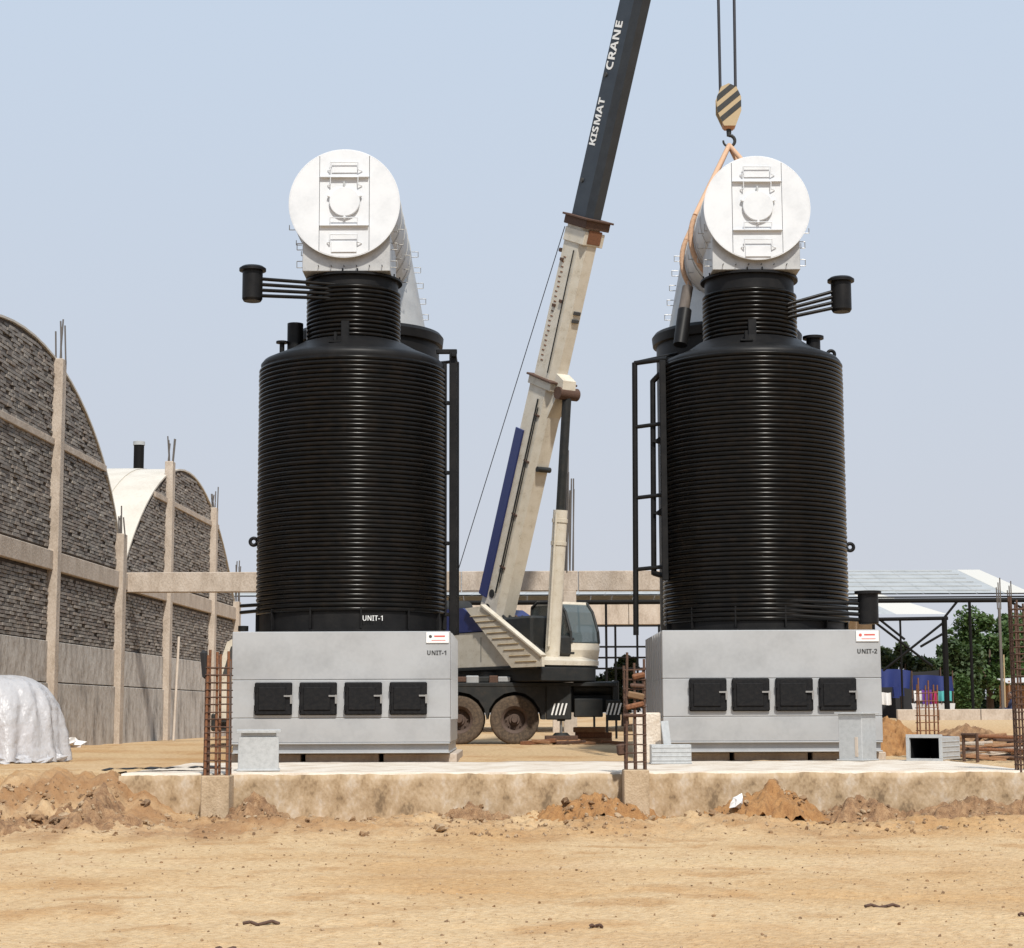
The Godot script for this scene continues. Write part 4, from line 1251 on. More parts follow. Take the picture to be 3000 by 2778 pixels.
# ------------------------------------------------------------------ sheet-wrapped load at the left
func make_wrapped() -> void:
	var n := FastNoiseLite.new()
	n.seed = 12; n.frequency = 0.8; n.fractal_octaves = 3
	var s := st_new()
	s.set_smooth_group(1)
	var NU := 120
	var NV := 46
	var P := func(i: int, j: int) -> Vector3:
		var a := TAU * (i % NU) / NU
		var v := float(j) / NV
		var rx := 1.33
		var rz := 1.35
		var H := 1.66
		var prof := pow(cos(v * PI * .5), .62)
		var rad := pow(sin(v * PI * .5), .55)
		var fold := 0.055 * v * v * sin(a * 17.0 + 3.0 * n.get_noise_2d(a * 3.0, v * 2.0)) + 0.09 * v * n.get_noise_2d(cos(a) * 3.0 + 5.0, sin(a) * 3.0 + v)
		fold += 0.08 * v * v * absf(sin(a * 5.0 + 1.0)) - 0.10 * absf(n.get_noise_2d(cos(a) * 5.0 + 20.0, sin(a) * 5.0 + v * 2.5)) * smoothstep(.15, .6, v)
		if v > .86: rad *= 1.0 + (v - .86) * .5
		var y := H * prof + 0.035 * n.get_noise_2d(cos(a) * rad * 4.0, sin(a) * rad * 4.0)
		if v > .9: y = maxf(.0, y * .6) + .02 * (1 + sin(a * 23.0))
		return Vector3(cos(a) * (rad * rx + fold), y, -sin(a) * (rad * rz + fold))
	for i in NU:
		for j in NV:
			var a: Vector3 = P.call(i, j + 1)
			var b: Vector3 = P.call(i + 1, j + 1)
			var c: Vector3 = P.call(i + 1, j)
			var d: Vector3 = P.call(i, j)
			if j == 0: tri(s, a, b, c)
			else: quad(s, a, b, c, d)
	var t := thing("wrapped_load", "rounded load wrapped in white plastic sheeting at the left edge", "plastic sheet", Vector3(-10.1, ground_y(-10.1, 36.0) - .02, -36.0))
	mi("plastic_sheet", fin(s), M.plastic_sheet, t)
	mi("wrapped_crate", cbox(Vector3(1.5, .7, 1.3), .03), M.timber, t, Vector3(.1, .37, .1), Vector3(0, .2, 0))
	mi("wrapped_tank", lathe([Vector2(0, .72), Vector2(.8, .72), Vector2(.85, 1.1), Vector2(.55, 1.42), Vector2(0, 1.5)], 32), M.cladding, t)
	# crumpled hem
	for k in 7:
		var a := -.2 - k * .32
		var m := stone_mesh(300 + k, 6, 10)
		var o := mi("hem_fold", m, M.plastic_sheet, t, Vector3(cos(a) * 1.40, .07, -sin(a) * 1.42), Vector3(0, k, .2))
		o.scale = Vector3(.42, .26, .34)
	var sk := mi("white_sack", stone_mesh(320, 7, 12), M.cloth_white, self, Vector3(-10.35, .95, -43.6), Vector3(.1, .6, 0))
	sk.scale = Vector3(.55, .38, .4)
	tag(sk, "white sack lying at the foot of the brick shed wall", "sack")
	# dark sheet scraps on the sand
	var q := st_new()
	for i in 14:
		var x0 := i * .14
		var w0 := .10 + .10 * sin(i * .9) * sin(i * .9)
		var y0 := .02 + .03 * absf(sin(i * 1.3))
		var y1 := .02 + .03 * absf(sin((i + 1) * 1.3))
		quad(q, Vector3(x0, y0, w0), Vector3(x0 + .14, y1, w0), Vector3(x0 + .14, y1, -w0), Vector3(x0, y0, -w0))
		quad(q, Vector3(x0, y0 - .012, -w0), Vector3(x0 + .14, y1 - .012, -w0), Vector3(x0 + .14, y1 - .012, w0), Vector3(x0, y0 - .012, w0))
	var o2 := mi("black_sheet_scrap", fin(q), M.cloth_black, self, Vector3(-6.05, .768, -27.6), Vector3(0, .62, 0))
	tag(o2, "strip of black sheeting lying on the sand left of the slab", "sheet")

# ------------------------------------------------------------------ vaulted sheds
func starter_bars(parent: Node, at: Vector3, h: float, n: int, spread: float, m: Material) -> void:
	for k in n:
		var b := at + Vector3(rng.randf_range(-1, 1) * spread, 0, rng.randf_range(-1, 1) * spread)
		mi("starter_bar", tube(b, b + Vector3(rng.randf_range(-.08, .08), h * rng.randf_range(.6, 1.0), rng.randf_range(-.08, .08)), .021, -1, 5), m, parent)

func make_shed(t0: float, t1: float, spring: float, apex: float, ex: float, cols: Array, roof_len: float, label: String, first_brick: float, singles: int) -> void:
	var u := Vector3(.0339, 0, -1).normalized()
	var B := Basis(u, Vector3.UP, u.cross(Vector3.UP))
	var gy := .80
	var base := Vector3(-12.3, 0, 0) + u * t0
	var t := thing("vaulted_shed", label, "shed", base + Vector3(0, gy - .1, 0), "vaulted brick sheds")
	t.basis = B
	var yo := -(gy - .1)   # heights above the yard to local
	var L := t1 - t0
	var c := L * .5
	var arch := func(q: float) -> float:
		var e := (q - c) / (L * .5)
		return spring + (apex - spring) * pow(maxf(0.0, 1.0 - e * e), ex)
	# backing wall in the shape of the gable
	var pol := PackedVector2Array([Vector2(0, yo * 0 - .2), Vector2(L, -.2)])
	for k in 41:
		var q := L - L * k / 40.0
		pol.append(Vector2(q, arch.call(q) + yo))
	mi("wall", prism(pol, .25), M.mortar, t, Vector3(0, 0, -.125))
	# cast concrete base wall in two lifts
	mi("base_wall", cbox(Vector3(L, 1.83, .10), .01), M.grey_concrete, t, Vector3(c, .715, .062))
	mi("upper_lift", cbox(Vector3(L, .94, .07), .01), M.grey_concrete, t, Vector3(c, 2.13, .042))
	# ring beam and gable band
	mi("ring_beam", cbox(Vector3(L, .45, .14), .015), M.concrete, t, Vector3(c, 5.17 + yo, .082))
	var e := sqrt(maxf(0.0, 1.0 - pow((8.04 - spring) / (apex - spring), 1.0 / ex)))
	mi("gable_band", cbox(Vector3(L * e, .16, .11), .01), M.concrete, t, Vector3(c, 7.96 + yo, .057))
	# columns
	for q in cols:
		mi("column", cbox(Vector3(q[1], q[2] + .3 + yo + .2, .25), .015), M.concrete, t, Vector3(q[0] - t0, (q[2] + .1 + yo) * .5 - .1, .13))
		starter_bars(t, Vector3(q[0] - t0, q[2] + .1 + yo, .16), q[3], 5, .12, M.rebar_grey)
	# bricks
	var bl := .31
	var bh := .086
	var joint := .018
	var merged := st_new()
	var tones := [Color(.285, .262, .24), Color(.225, .208, .192), Color(.345, .318, .288), Color(.255, .235, .218), Color(.30, .262, .23), Color(.22, .19, .17)]
	var bm := BoxMesh.new()
	bm.size = Vector3(bl - joint, bh - joint, .08)
	var row := 0
	var made := 0
	var y := 3.32
	var list := []
	while y < apex:
		if (y > 4.86 and y < 5.40) or (y > 7.80 and y < 8.04):
			y += bh
			row += 1
			continue
		var q := first_brick - t0 + (bl * .5 if row % 2 == 0 else 0.0)
		while q < L:
			var a0: float = arch.call(q - bl * .5)
			var a1: float = arch.call(q + bl * .5)
			var skip := y + bh > minf(a0, a1) - .04
			for cc in cols:
				if absf(q - (cc[0] - t0)) < cc[1] * .5 - .02 and y < cc[2]: skip = true
			if rng.randf() < .025: skip = true
			if not skip:
				list.append(Vector2(q + rng.randf_range(-.012, .012), y + bh * .5))
			q += bl
		y += bh
		row += 1
	# the ones that show largest are those nearest the viewer
	var order := range(list.size())
	order.sort_custom(func(i, j): return list[i].x < list[j].x)
	for oi in order:
		var v: Vector2 = list[oi]
		var out := .016 + rng.randf_range(-.020, .020)
		var rot := rng.randf_range(-.03, .03)
		if v.x + t0 > 39.6 and made < singles:
			made += 1
			mi("brick", bm, M["brick%d" % rng.randi_range(0, 4)], t, Vector3(v.x, v.y + yo, out), Vector3(rng.randf_range(-.03, .03), rng.randf_range(-.03, .03), rot))
		else:
			var tone: Color = tones[rng.randi_range(0, 5)] * rng.randf_range(.85, 1.12)
			tone.a = 1.0
			merged.set_color(tone)
			add_box(merged, Vector3(v.x, v.y + yo, out), bm.size * Vector3(1, rng.randf_range(.88, 1.04), 1), Basis(Vector3(0, 0, 1), rot))
	var bw := mi("brickwork", fin(merged), M.brick_all, t)
	bw.set_meta("kind", "stuff")
	# vault roof of overlapping sheets
	var nseg := 36
	var np := int(roof_len / 1.2)
	for k in np:
		var z1 := .07 - k * 1.2
		var z0 := z1 - 1.2
		var lift := .0 + .03 * (k % 2)
		var s := st_new()
		for i in nseg:
			var e0 := -cos(PI * i / nseg)
			var e1 := -cos(PI * (i + 1) / nseg)
			var hs := L * .5 + .04 + lift
			var rs := apex - spring + .05 + lift
			var p0 := Vector2(c + e0 * hs, spring + yo + rs * pow(maxf(0.0, 1.0 - e0 * e0), ex))
			var p1 := Vector2(c + e1 * hs, spring + yo + rs * pow(maxf(0.0, 1.0 - e1 * e1), ex))
			var i0 := Vector2(c + e0 * (hs - .05), p0.y - .05)
			var i1 := Vector2(c + e1 * (hs - .05), p1.y - .05)
			s.set_smooth_group(1)
			quad(s, Vector3(p0.x, p0.y, z0), Vector3(p0.x, p0.y, z1), Vector3(p1.x, p1.y, z1), Vector3(p1.x, p1.y, z0))
			s.set_smooth_group(2)
			quad(s, Vector3(i0.x, i0.y, z1), Vector3(i0.x, i0.y, z0), Vector3(i1.x, i1.y, z0), Vector3(i1.x, i1.y, z1))
			s.set_smooth_group(3)
			quad(s, Vector3(i0.x, i0.y, z1), Vector3(i1.x, i1.y, z1), Vector3(p1.x, p1.y, z1), Vector3(p0.x, p0.y, z1))
		mi("roof_sheet", fin(s), M.shed_roof, t)

func make_sheds() -> void:
	rng.seed = 52
	make_shed(31.2, 49.8, 5.3, 10.15, .60, [[37.2, .32, 9.9, 1.0], [43.1, .32, 9.75, 1.15], [49.4, .40, 6.2, .9]], 18.0, "big vaulted shed with grey brick gable at the left edge", 34.0, 300)
	make_shed(49.95, 66.6, 5.4, 9.2, .88, [[55.2, .34, 8.95, 1.0], [62.0, .34, 8.3, .9], [66.5, .40, 5.4, 2.2]], 30.0, "farther vaulted shed with cream roof and grey brick gable", 50.2, 60)
	var ch := thing("chimney", "dark steel chimney rising behind the cream vaulted roof", "chimney", Vector3(-15.3, .7, -75))
	mi("shaft", tube(Vector3(0, 0, 0), Vector3(0, 11.9, 0), .21, .21, 20), M.frame_steel, ch)
	mi("cap_ring", tube(Vector3(0, 11.85, 0), Vector3(0, 12.0, 0), .24, .24, 20), M.grey_roof, ch)
	# thin prop against the wall
	var p := mi("timber_prop", tube(Vector3(-9.92, .75, -54.5), Vector3(-10.02, 3.9, -55.6), .04, -1, 7), M.concrete, self)
	tag(p, "thin wooden pole standing at the farther shed's wall", "prop")
	# ring beam that crosses behind the crane on its own columns
	var t := thing("beam_gantry", "long concrete beam on columns running behind the crane", "gantry", Vector3(-2.5, .8, -50.3))
	var seg := [[-8.02, -3.6], [-3.58, 1.1], [1.12, 4.28], [4.30, 8.6]]
	for s in seg:
		mi("beam", cbox(Vector3(s[1] - s[0], .54, .32), .015), M.concrete, t, Vector3((s[0] + s[1]) * .5, 4.36, 0))
	for x in [-3.6, 4.05, 8.4]:
		mi("column", cbox(Vector3(.36, 4.3, .36), .015), M.concrete, t, Vector3(x, 1.94, .025))
		starter_bars(t, Vector3(x, 4.6, 0), 3.5 if x == 4.05 else 1.0, 11 if x == 4.05 else 5, .17, M.rebar_grey)

# ------------------------------------------------------------------ far shed, steel frame, trees, camp
func make_far() -> void:
	rng.seed = 71
	# long open shed with grey sheet roof
	var t := thing("far_shed", "long far shed with grey sheet roof and pale end", "shed", Vector3(4, .8, -78))
	var x0 := -16.0
	var x1 := 14.8
	var e := Vector2(5.35, 6.0)    # eave height, z
	var r := Vector2(7.25, -7.0)   # ridge
	var xs := x0
	while xs < x1 + 1.0:
		var m: Material = M.grey_roof if xs < x1 - .1 else M.white_roof
		var s := st_new()
		var n := 1
		for k in n:
			var a := xs + k * 1.03 / n
			var b := xs + (k + 1) * 1.03 / n
			var lf := .03 if k % 2 == 0 else 0.0
			var sh := 1.29
			quad(s, Vector3(a, e.x + lf, e.y), Vector3(b, e.x + lf, e.y), Vector3(b + sh, r.x + lf, r.y), Vector3(a + sh, r.x + lf, r.y))
			quad(s, Vector3(b, e.x + lf - .05, e.y), Vector3(a, e.x + lf - .05, e.y), Vector3(a + sh, r.x + lf - .05, r.y), Vector3(b + sh, r.x + lf - .05, r.y))
		mi("roof_sheet", fin(s), m, t)
		# back slope
		if xs < 5.0:
			s = st_new()
			quad(s, Vector3(xs + 1.29, r.x, r.y), Vector3(xs + 2.32, r.x, r.y), Vector3(xs + 2.32, e.x, -20), Vector3(xs + 1.29, e.x, -20))
			mi("back_sheet", fin(s), m, t)
		xs += 1.04
	for k in 6:
		var u := (k + .5) / 6.0
		mi("roof_lap", cbox(Vector3(x1 - x0, .05, .10), .005), M.grey_roof, t, Vector3((x0 + x1) * .5 + 1.29 * u, lerpf(e.x, r.x, u) + .05, lerpf(e.y, r.y, u)))
	for k in 5:
		mi("post", cbox(Vector3(.3, 5.6, .3), .02), M.concrete, t, Vector3(x0 + .5 + k * 4.4, 2.5, 5.6))
	for k in 5:
		mi("wall_block", cbox(Vector3(2.3, .8, .25), .015), M.concrete, t, Vector3(-7.6 + k * 2.32, 4.6, 5.9))
	# a second, lower roof farther back
	t = thing("distant_shed", "lower pale roofed shed beyond the far shed", "shed", Vector3(20, 1.9, -112))
	var s2 := st_new()
	quad(s2, Vector3(-9, 5.4, 3), Vector3(2.6, 5.4, 3), Vector3(1.4, 7.0, -4), Vector3(-9, 7.0, -4))
	mi("roof", fin(s2), M.grey_roof, t)
	s2 = st_new()
	quad(s2, Vector3(2.62, 5.4, 3), Vector3(5.6, 5.4, 3), Vector3(3.2, 7.0, -4), Vector3(1.42, 7.0, -4))
	mi("end_roof", fin(s2), M.white_roof, t)
	mi("wall", cbox(Vector3(11.5, 5.4, .2), .02), M.concrete, t, Vector3(-3.2, 2.65, -3.5))
	# dark steel pipe rack
	t = thing("pipe_rack", "dark steel pipe rack with braces behind the right boiler", "pipe rack", Vector3(10, .9, -60))
	var P := func(px: float, py: float) -> Vector3: return Vector3((px - 998) / 60.0 - 10.0, (1387 - py) / 60.0 + 1.6 - .9, 0)
	for q in [[890, 1174, 2030, 1172, .075], [1690, 1209, 1845, 1207, .06], [1640, 1166, 2030, 1165, .025]]:
		mi("beam", tube(P.call(q[0], q[1]), P.call(q[2], q[3]), q[4], -1, 8), M.frame_steel, t)
	for q in [[1888, 1174, .05], [1838, 1206, .09], [1752, 1209, .035], [1700, 1174, .05], [1180, 1174, .04], [900, 1174, .05]]:
		mi("post", tube(P.call(q[0], q[1]), Vector3(P.call(q[0], q[1]).x, -.3, 0), q[2], -1, 8), M.frame_steel, t)
	for q in [[1700, 1212, 1812, 1300], [1706, 1204, 1760, 1248], [1716, 1308, 1838, 1214], [1838, 1206, 1864, 1175], [1838, 1235, 1790, 1262], [1965, 1174, 1998, 1192]]:
		mi("brace", tube(P.call(q[0], q[1]), P.call(q[2], q[3]), .04, -1, 8), M.frame_steel, t)
	# hand-rail platform seen between crane and right boiler
	t = thing("platform_railing", "dark steel platform railing between the crane cab and the right boiler", "railing", Vector3(3.2, .9, -55))
	for k in 4:
		mi("rail", tube(Vector3(-.9, 2.0 + k * .32 + (.3 if k == 3 else 0), 0), Vector3(1.3, 2.0 + k * .32 + (.3 if k == 3 else 0), 0), .03, -1, 7), M.frame_steel, t)
	for k in 4:
		mi("post", tube(Vector3(-.8 + k * .65, -.2, 0), Vector3(-.8 + k * .65, 3.3, 0), .035, -1, 7), M.frame_steel, t)
	# slender unfinished posts with bare bars, far right
	for q in [[15.4, 58.5], [16.15, 60.0]]:
		t = thing("thin_post", ["slim unfinished post with bare bars left of the right rebar cage", "slim unfinished post with bare bars behind the right rebar cage"][0 if q[0] < 16 else 1], "post", Vector3(q[0], .9, -q[1]), "slim posts at far right")
		mi("shaft", cbox(Vector3(.08, 4.1, .08), .01), M.rebar_grey, t, Vector3(0, 1.9, 0))
		for k in 3: mi("bare_bar", tube(Vector3(-.05 + .05 * k, 3.9, 0), Vector3(-.07 + .06 * k, 4.6 + .15 * k, 0), .02, -1, 5), M.rebar_grey, t)
	# low boundary wall
	t = thing("boundary_wall", "low beige block wall at the right behind the dirt", "wall", Vector3(15.5, 1.0, -58))
	for k in 8:
		mi("wall_block", cbox(Vector3(1.28, .62, .2), .015), M.concrete, t, Vector3(-2.9 + k * 1.30, .36, 0))

func leaf_crown(rad: Vector3, count: int, leaf: float, seed_: int) -> ArrayMesh:
	var r := RandomNumberGenerator.new()
	r.seed = seed_
	var s := st_new()
	var clumps := []
	for k in 26:
		var v := Vector3(r.randfn(), r.randfn(), r.randfn()).normalized() * pow(r.randf(), .4)
		clumps.append([v * rad * .82, r.randf_range(.18, .36)])
	for k in count:
		var c = clumps[k % clumps.size()]
		var v := Vector3(r.randfn(), r.randfn(), r.randfn()).normalized() * pow(r.randf(), .45)
		var p: Vector3 = c[0] + v * rad * c[1]
		var b := Basis.from_euler(Vector3(r.randf() * TAU, r.randf() * TAU, r.randf() * TAU))
		var l := leaf * r.randf_range(.6, 1.2)
		tri(s, p + b.x * l * .5, p + b.y * l * .9, p - b.x * l * .5)
		tri(s, p + b.x * l * .5, p - b.x * l * .5, p - b.y * l * .9)
	return fin(s)

func make_tree(at: Vector3, h: float, rad: Vector3, leafm: String, seed_: int, label: String) -> void:
	var t := thing("tree", label, "tree", at, "trees beyond the yard")
	var r := RandomNumberGenerator.new()
	r.seed = seed_
	var s := st_new()
	var ctr := Vector3(0, h - rad.y, 0)
	add_tube(s, Vector3(0, -.3, 0), ctr * .7, .22, .15, 8)
	for k in 6:
		var e := ctr + Vector3(r.randf_range(-.6, .6) * rad.x, r.randf_range(-.2, .6) * rad.y, r.randf_range(-.6, .6) * rad.z)
		add_tube(s, ctr * lerpf(.45, .7, r.randf()), e, .10, .03, 6)
	mi("trunk", fin(s), M.bark, t)
	mi("crown", leaf_crown(rad, 11000, .17, seed_), M[leafm], t, ctr)

func cloth(w: float, h: float, seed_: int) -> ArrayMesh:
	var s := st_new()
	s.set_smooth_group(1)
	var n := 14
	var P := func(i: int, j: int, off: float) -> Vector3:
		var u := float(i) / n
		var v := float(j) / 8
		return Vector3((u - .5) * w * (1.0 - .12 * v * sin(seed_ * 1.0)), -v * h + .03 * h * sin(u * 7.0 + seed_), .06 * sin(u * 13.0 + seed_) * (.4 + v) + off)
	for i in n:
		for j in 8:
			quad(s, P.call(i, j + 1, 0.0), P.call(i + 1, j + 1, 0.0), P.call(i + 1, j, 0.0), P.call(i, j, 0.0))
			quad(s, P.call(i + 1, j + 1, -.012), P.call(i, j + 1, -.012), P.call(i, j, -.012), P.call(i + 1, j, -.012))
	return fin(s)

# body as one skin: smooth union of tapered capsules, meshed with surface nets
func skin_mesh(bones: Array, lo: Vector3, hi: Vector3, cell: float, k: float) -> ArrayMesh:
	var nx := int((hi.x - lo.x) / cell) + 2
	var ny := int((hi.y - lo.y) / cell) + 2
	var nz := int((hi.z - lo.z) / cell) + 2
	var f := PackedFloat32Array()
	f.resize(nx * ny * nz)
	for z in nz:
		for y in ny:
			for x in nx:
				var p := lo + Vector3(x, y, z) * cell
				var d := 9.0
				for b in bones:
					var a: Vector3 = b[0]
					var ab: Vector3 = b[1] - a
					var t := clampf((p - a).dot(ab) / maxf(ab.length_squared(), 1e-6), 0, 1)
					var e := (p - a - ab * t).length() - lerpf(b[2], b[3], t)
					var h := clampf(.5 + .5 * (d - e) / k, 0, 1)
					d = lerpf(d, e, h) - k * h * (1 - h)
				f[(z * ny + y) * nx + x] = d
	var vid := {}
	var vs := []
	for z in nz - 1:
		for y in ny - 1:
			for x in nx - 1:
				var sum := Vector3.ZERO
				var c := 0
				for e in 12:
					var ax := e / 4
					var o := [0, 0, 0]
					o[(ax + 1) % 3] = e & 1
					o[(ax + 2) % 3] = (e >> 1) & 1
					var q := o.duplicate()
					q[ax] = 1
					var f0 := f[((z + o[2]) * ny + y + o[1]) * nx + x + o[0]]
					var f1 := f[((z + q[2]) * ny + y + q[1]) * nx + x + q[0]]
					if (f0 < 0) != (f1 < 0):
						sum += Vector3(o[0], o[1], o[2]).lerp(Vector3(q[0], q[1], q[2]), f0 / (f0 - f1))
						c += 1
				if c > 0:
					vid[(z * ny + y) * nx + x] = vs.size()
					vs.append(lo + (Vector3(x, y, z) + sum / c) * cell)
	var s := st_new()
	s.set_smooth_group(1)
	var st := [1, nx, nx * ny]
	for z in range(1, nz - 1):
		for y in range(1, ny - 1):
			for x in range(1, nx - 1):
				var i := (z * ny + y) * nx + x
				for ax in 3:
					var f0 := f[i]
					var f1 := f[i + st[ax]]
					if (f0 < 0) == (f1 < 0): continue
					var u: int = st[(ax + 1) % 3]
					var v: int = st[(ax + 2) % 3]
					var a: Vector3 = vs[vid[i - u - v]]
					var b: Vector3 = vs[vid[i - v]]
					var c: Vector3 = vs[vid[i]]
					var d: Vector3 = vs[vid[i - u]]
					if f0 < 0: quad(s, a, b, c, d)
					else: quad(s, d, c, b, a)
	return fin(s)

# someone sitting on the ground, knees drawn up, facing left
func make_person(at: Vector3) -> void:
	var t := thing("person", "person in dark blue clothes sitting on the ground by the shelter", "person", at)
	var V := func(x: float, y: float, z: float) -> Vector3: return Vector3(x, y, z)
	var bones := [[V.call(.0, .14, .0), V.call(-.03, .38, .0), .15, .13], [V.call(-.03, .38, .0), V.call(-.05, .56, .0), .14, .13], [V.call(-.05, .60, -.17), V.call(-.05, .60, .17), .07, .07], [V.call(-.06, .62, 0), V.call(-.09, .74, 0), .055, .05]]
	for sg in [-1, 1]:
		bones.append([V.call(0, .13, sg * .09), V.call(-.40, .40, sg * .11), .09, .065])
		bones.append([V.call(-.40, .40, sg * .11), V.call(-.52, .06, sg * .11), .06, .042])
		bones.append([V.call(-.52, .05, sg * .11), V.call(-.68, .035, sg * .12), .04, .032])
		bones.append([V.call(-.05, .59, sg * .19), V.call(-.16, .36, sg * .23), .052, .042])
		bones.append([V.call(-.16, .36, sg * .23), V.call(-.38, .44, sg * .15), .04, .03])
	mi("clothed_body", skin_mesh(bones, V.call(-.80, -.05, -.40), V.call(.25, .85, .40), .03, .04), M.cloth_navy, t)
	var head := [[V.call(-.11, .80, 0), V.call(-.10, .90, 0), .075, .095], [V.call(-.19, .845, 0), V.call(-.215, .83, 0), .014, .018], [V.call(-.13, .77, 0), V.call(-.16, .765, 0), .05, .035]]
	for sg in [-1, 1]: head.append([V.call(-.10, .84, sg * .09), V.call(-.09, .87, sg * .095), .016, .018])
	mi("head", skin_mesh(head, V.call(-.28, .66, -.16), V.call(.05, 1.04, .16), .016, .02), M.skin, t)
	mi("hair", skin_mesh([[V.call(-.07, .90, 0), V.call(-.06, .93, 0), .092, .09]], V.call(-.2, .76, -.16), V.call(.08, 1.06, .16), .016, .02), M.cloth_black, t)
	for sg in [-1, 1]:
		var hb := [[V.call(-.38, .44, sg * .15), V.call(-.43, .455, sg * .13), .03, .032]]
		for k in 4: hb.append([V.call(-.43, .445 + .012 * k, sg * (.12 + .005 * k)), V.call(-.49 + .006 * k, .43 + .014 * k, sg * .09), .010, .009])
		hb.append([V.call(-.41, .46, sg * .12), V.call(-.45, .49, sg * .10), .011, .009])
		mi("hand", skin_mesh(hb, V.call(-.54, .36, -.2 if sg < 0 else .04), V.call(-.32, .54, -.04 if sg < 0 else .2), .008, .008), M.skin, t)

func make_camp() -> void:
	# blue tarpaulin shelter with washing on a line
	var t := thing("tarpaulin_shelter", "blue tarpaulin shelter on poles below the trees", "shelter", Vector3(13.6, 1.25, -64), "")
	for q in [-1.3, .15, 1.55]:
		mi("pole", tube(Vector3(q, -.2, 0), Vector3(q, 1.75, 0), .022, -1, 7), M.dark_rust, t)
		mi("pole", tube(Vector3(q, -.2, -1.8), Vector3(q, 1.9, -1.8), .022, -1, 7), M.dark_rust, t)
	mi("sheet", cloth(1.35, .62, 3), M.tarp_blue, t, Vector3(-.55, 1.80, .05), Vector3(0, .1, -.07))
	mi("sheet", cloth(.9, .9, 8), M.tarp_blue, t, Vector3(-.2, 1.75, -.9), Vector3(0, .9, .05))
	mi("sheet", cloth(1.3, .5, 5), M.tarp_blue, t, Vector3(.85, 1.58, .05), Vector3(0, -.15, -.04))
	mi("back_sheet", cloth(3.0, 1.7, 6), M.cloth_black, t, Vector3(.1, 1.8, -1.85))
	mi("ground_sheet", cloth(1.5, .5, 2), M.tarp_grey, t, Vector3(.8, .62, .25))
	var items := [[-1.25, 1.6, .38, .95, "cloth_pink", "long pink cloth hanging at the shelter's left end"], [-.85, 1.0, .42, .42, "cloth_white", "pale cloth bundle hanging under the left blue sheet"], [.28, 1.05, .28, .36, "cloth_white", "white cloth hanging beside the purple one"], [.58, 1.08, .34, .5, "cloth_purple", "purple cloth hanging below the right blue sheet"], [.82, 1.02, .26, .42, "cloth_red", "red cloth hanging below the right blue sheet"], [1.2, 1.05, .5, .34, "tarp_teal", "teal cloth hanging at the shelter's right end"]]
	var k := 0
	for q in items:
		var o := mi("hanging_cloth", cloth(q[2], q[3], 11 + k), M[q[4]], self, Vector3(13.6 + q[0], 1.25 + q[1], -63.75))
		tag(o, q[5], "cloth", "washing hung at the shelter")
		k += 1
	# trestle of rusty steel with planks at the right of the slab
	t = thing("steel_trestle", "rusty steel trestle frame at the right of the slab", "trestle", Vector3(8.75, .68, -33.6))
	t.scale = Vector3(.85, 1.15, .85)
	for q in [[-.75, 0], [-.55, .35], [.75, -.05], [.98, .4]]:
		mi("leg", tube(Vector3(q[0], -.1, q[1]), Vector3(q[0], .46, q[1]), .035, -1, 7), M.dark_rust, t)
	for yy in [.42, .22]:
		mi("rail", tube(Vector3(-.78, yy, 0), Vector3(.80, yy - .03, -.05), .028, -1, 7), M.dark_rust, t)
		mi("rail", tube(Vector3(-.56, yy, .35), Vector3(1.0, yy - .04, .4), .028, -1, 7), M.rust, t)
	for q in [[-.78, 0, -.55, .35], [.78, -.05, 1.0, .4]]:
		mi("cross_rail", tube(Vector3(q[0], .44, q[1]), Vector3(q[2], .44, q[3]), .028, -1, 7), M.dark_rust, t)
	rng.seed = 90
	for i in 26:
		var z := -rng.randf_range(33.5, 41.0)
		var x := -z * rng.randf_range(.235, .285)
		var o := mi("loose_plank", cbox(Vector3(rng.randf_range(.7, 1.6), .05, .14), .008), [M.timber, M.dark_rust, M.concrete, M.frame_steel][i % 4], self, Vector3(x, ground_y(x, -z) + .05 + .07 * (i % 5), z), Vector3(rng.randf_range(-.08, .08), rng.randf_range(-.6, .6), rng.randf_range(-.12, .12)))
		tag(o, "loose plank lying in the scrap heap behind the steel trestle", "plank", "loose planks behind the trestle")
	for q in [[17.45, 2.3, "thin bamboo pole standing right of the green bush"], [18.7, 2.0, "thin bamboo pole near the right edge behind the low wall"]]:
		var bp := mi("bamboo_pole", tube(Vector3(0, -.3, 0), Vector3(.02, q[1], 0), .03, .025, 7), M.hook_yellow, self, Vector3(q[0], 1.3, -66))
		tag(bp, q[2], "pole", "bamboo poles by the shelter")
	var sh2 := thing("lean_to", "low sheet lean-to at the right edge behind the wall", "shelter", Vector3(19.2, 1.3, -68))
	mi("sheet", cbox(Vector3(2.6, .03, 1.4), .005), M.tarp_grey, sh2, Vector3(0, 1.45, 0), Vector3(.12, 0, .04))
	for q in [-1.2, 1.2]: mi("post", tube(Vector3(q, -.2, .6), Vector3(q, 1.4, .6), .035, -1, 7), M.timber, sh2)
	mi("back_board", cbox(Vector3(2.5, 1.1, .05), .01), M.timber, sh2, Vector3(0, .7, -.6))
	make_person(Vector3(17.75, 1.28, -66.0))
	# trees
	make_tree(Vector3(23.6, 1, -92), 6.0, Vector3(2.6, 2.6, 2.2), "leaf1", 401, "broad green tree at the right edge beyond the steel frame")
	make_tree(Vector3(21.4, 1, -90), 4.6, Vector3(1.7, 2.1, 1.7), "leaf0", 402, "darker tree just right of the braced steel post")
	make_tree(Vector3(18.4, 1, -88), 4.0, Vector3(1.7, 1.9, 1.7), "leaf2", 403, "dull green tree behind the cross braces")
	make_tree(Vector3(26.6, 1, -96), 6.6, Vector3(2.6, 2.8, 2.4), "leaf0", 404, "tall dark tree half cut by the right edge")
	make_tree(Vector3(19.8, 1, -100), 3.4, Vector3(2.4, 1.6, 2.0), "leaf0", 405, "low dark tree behind the blue shelter")
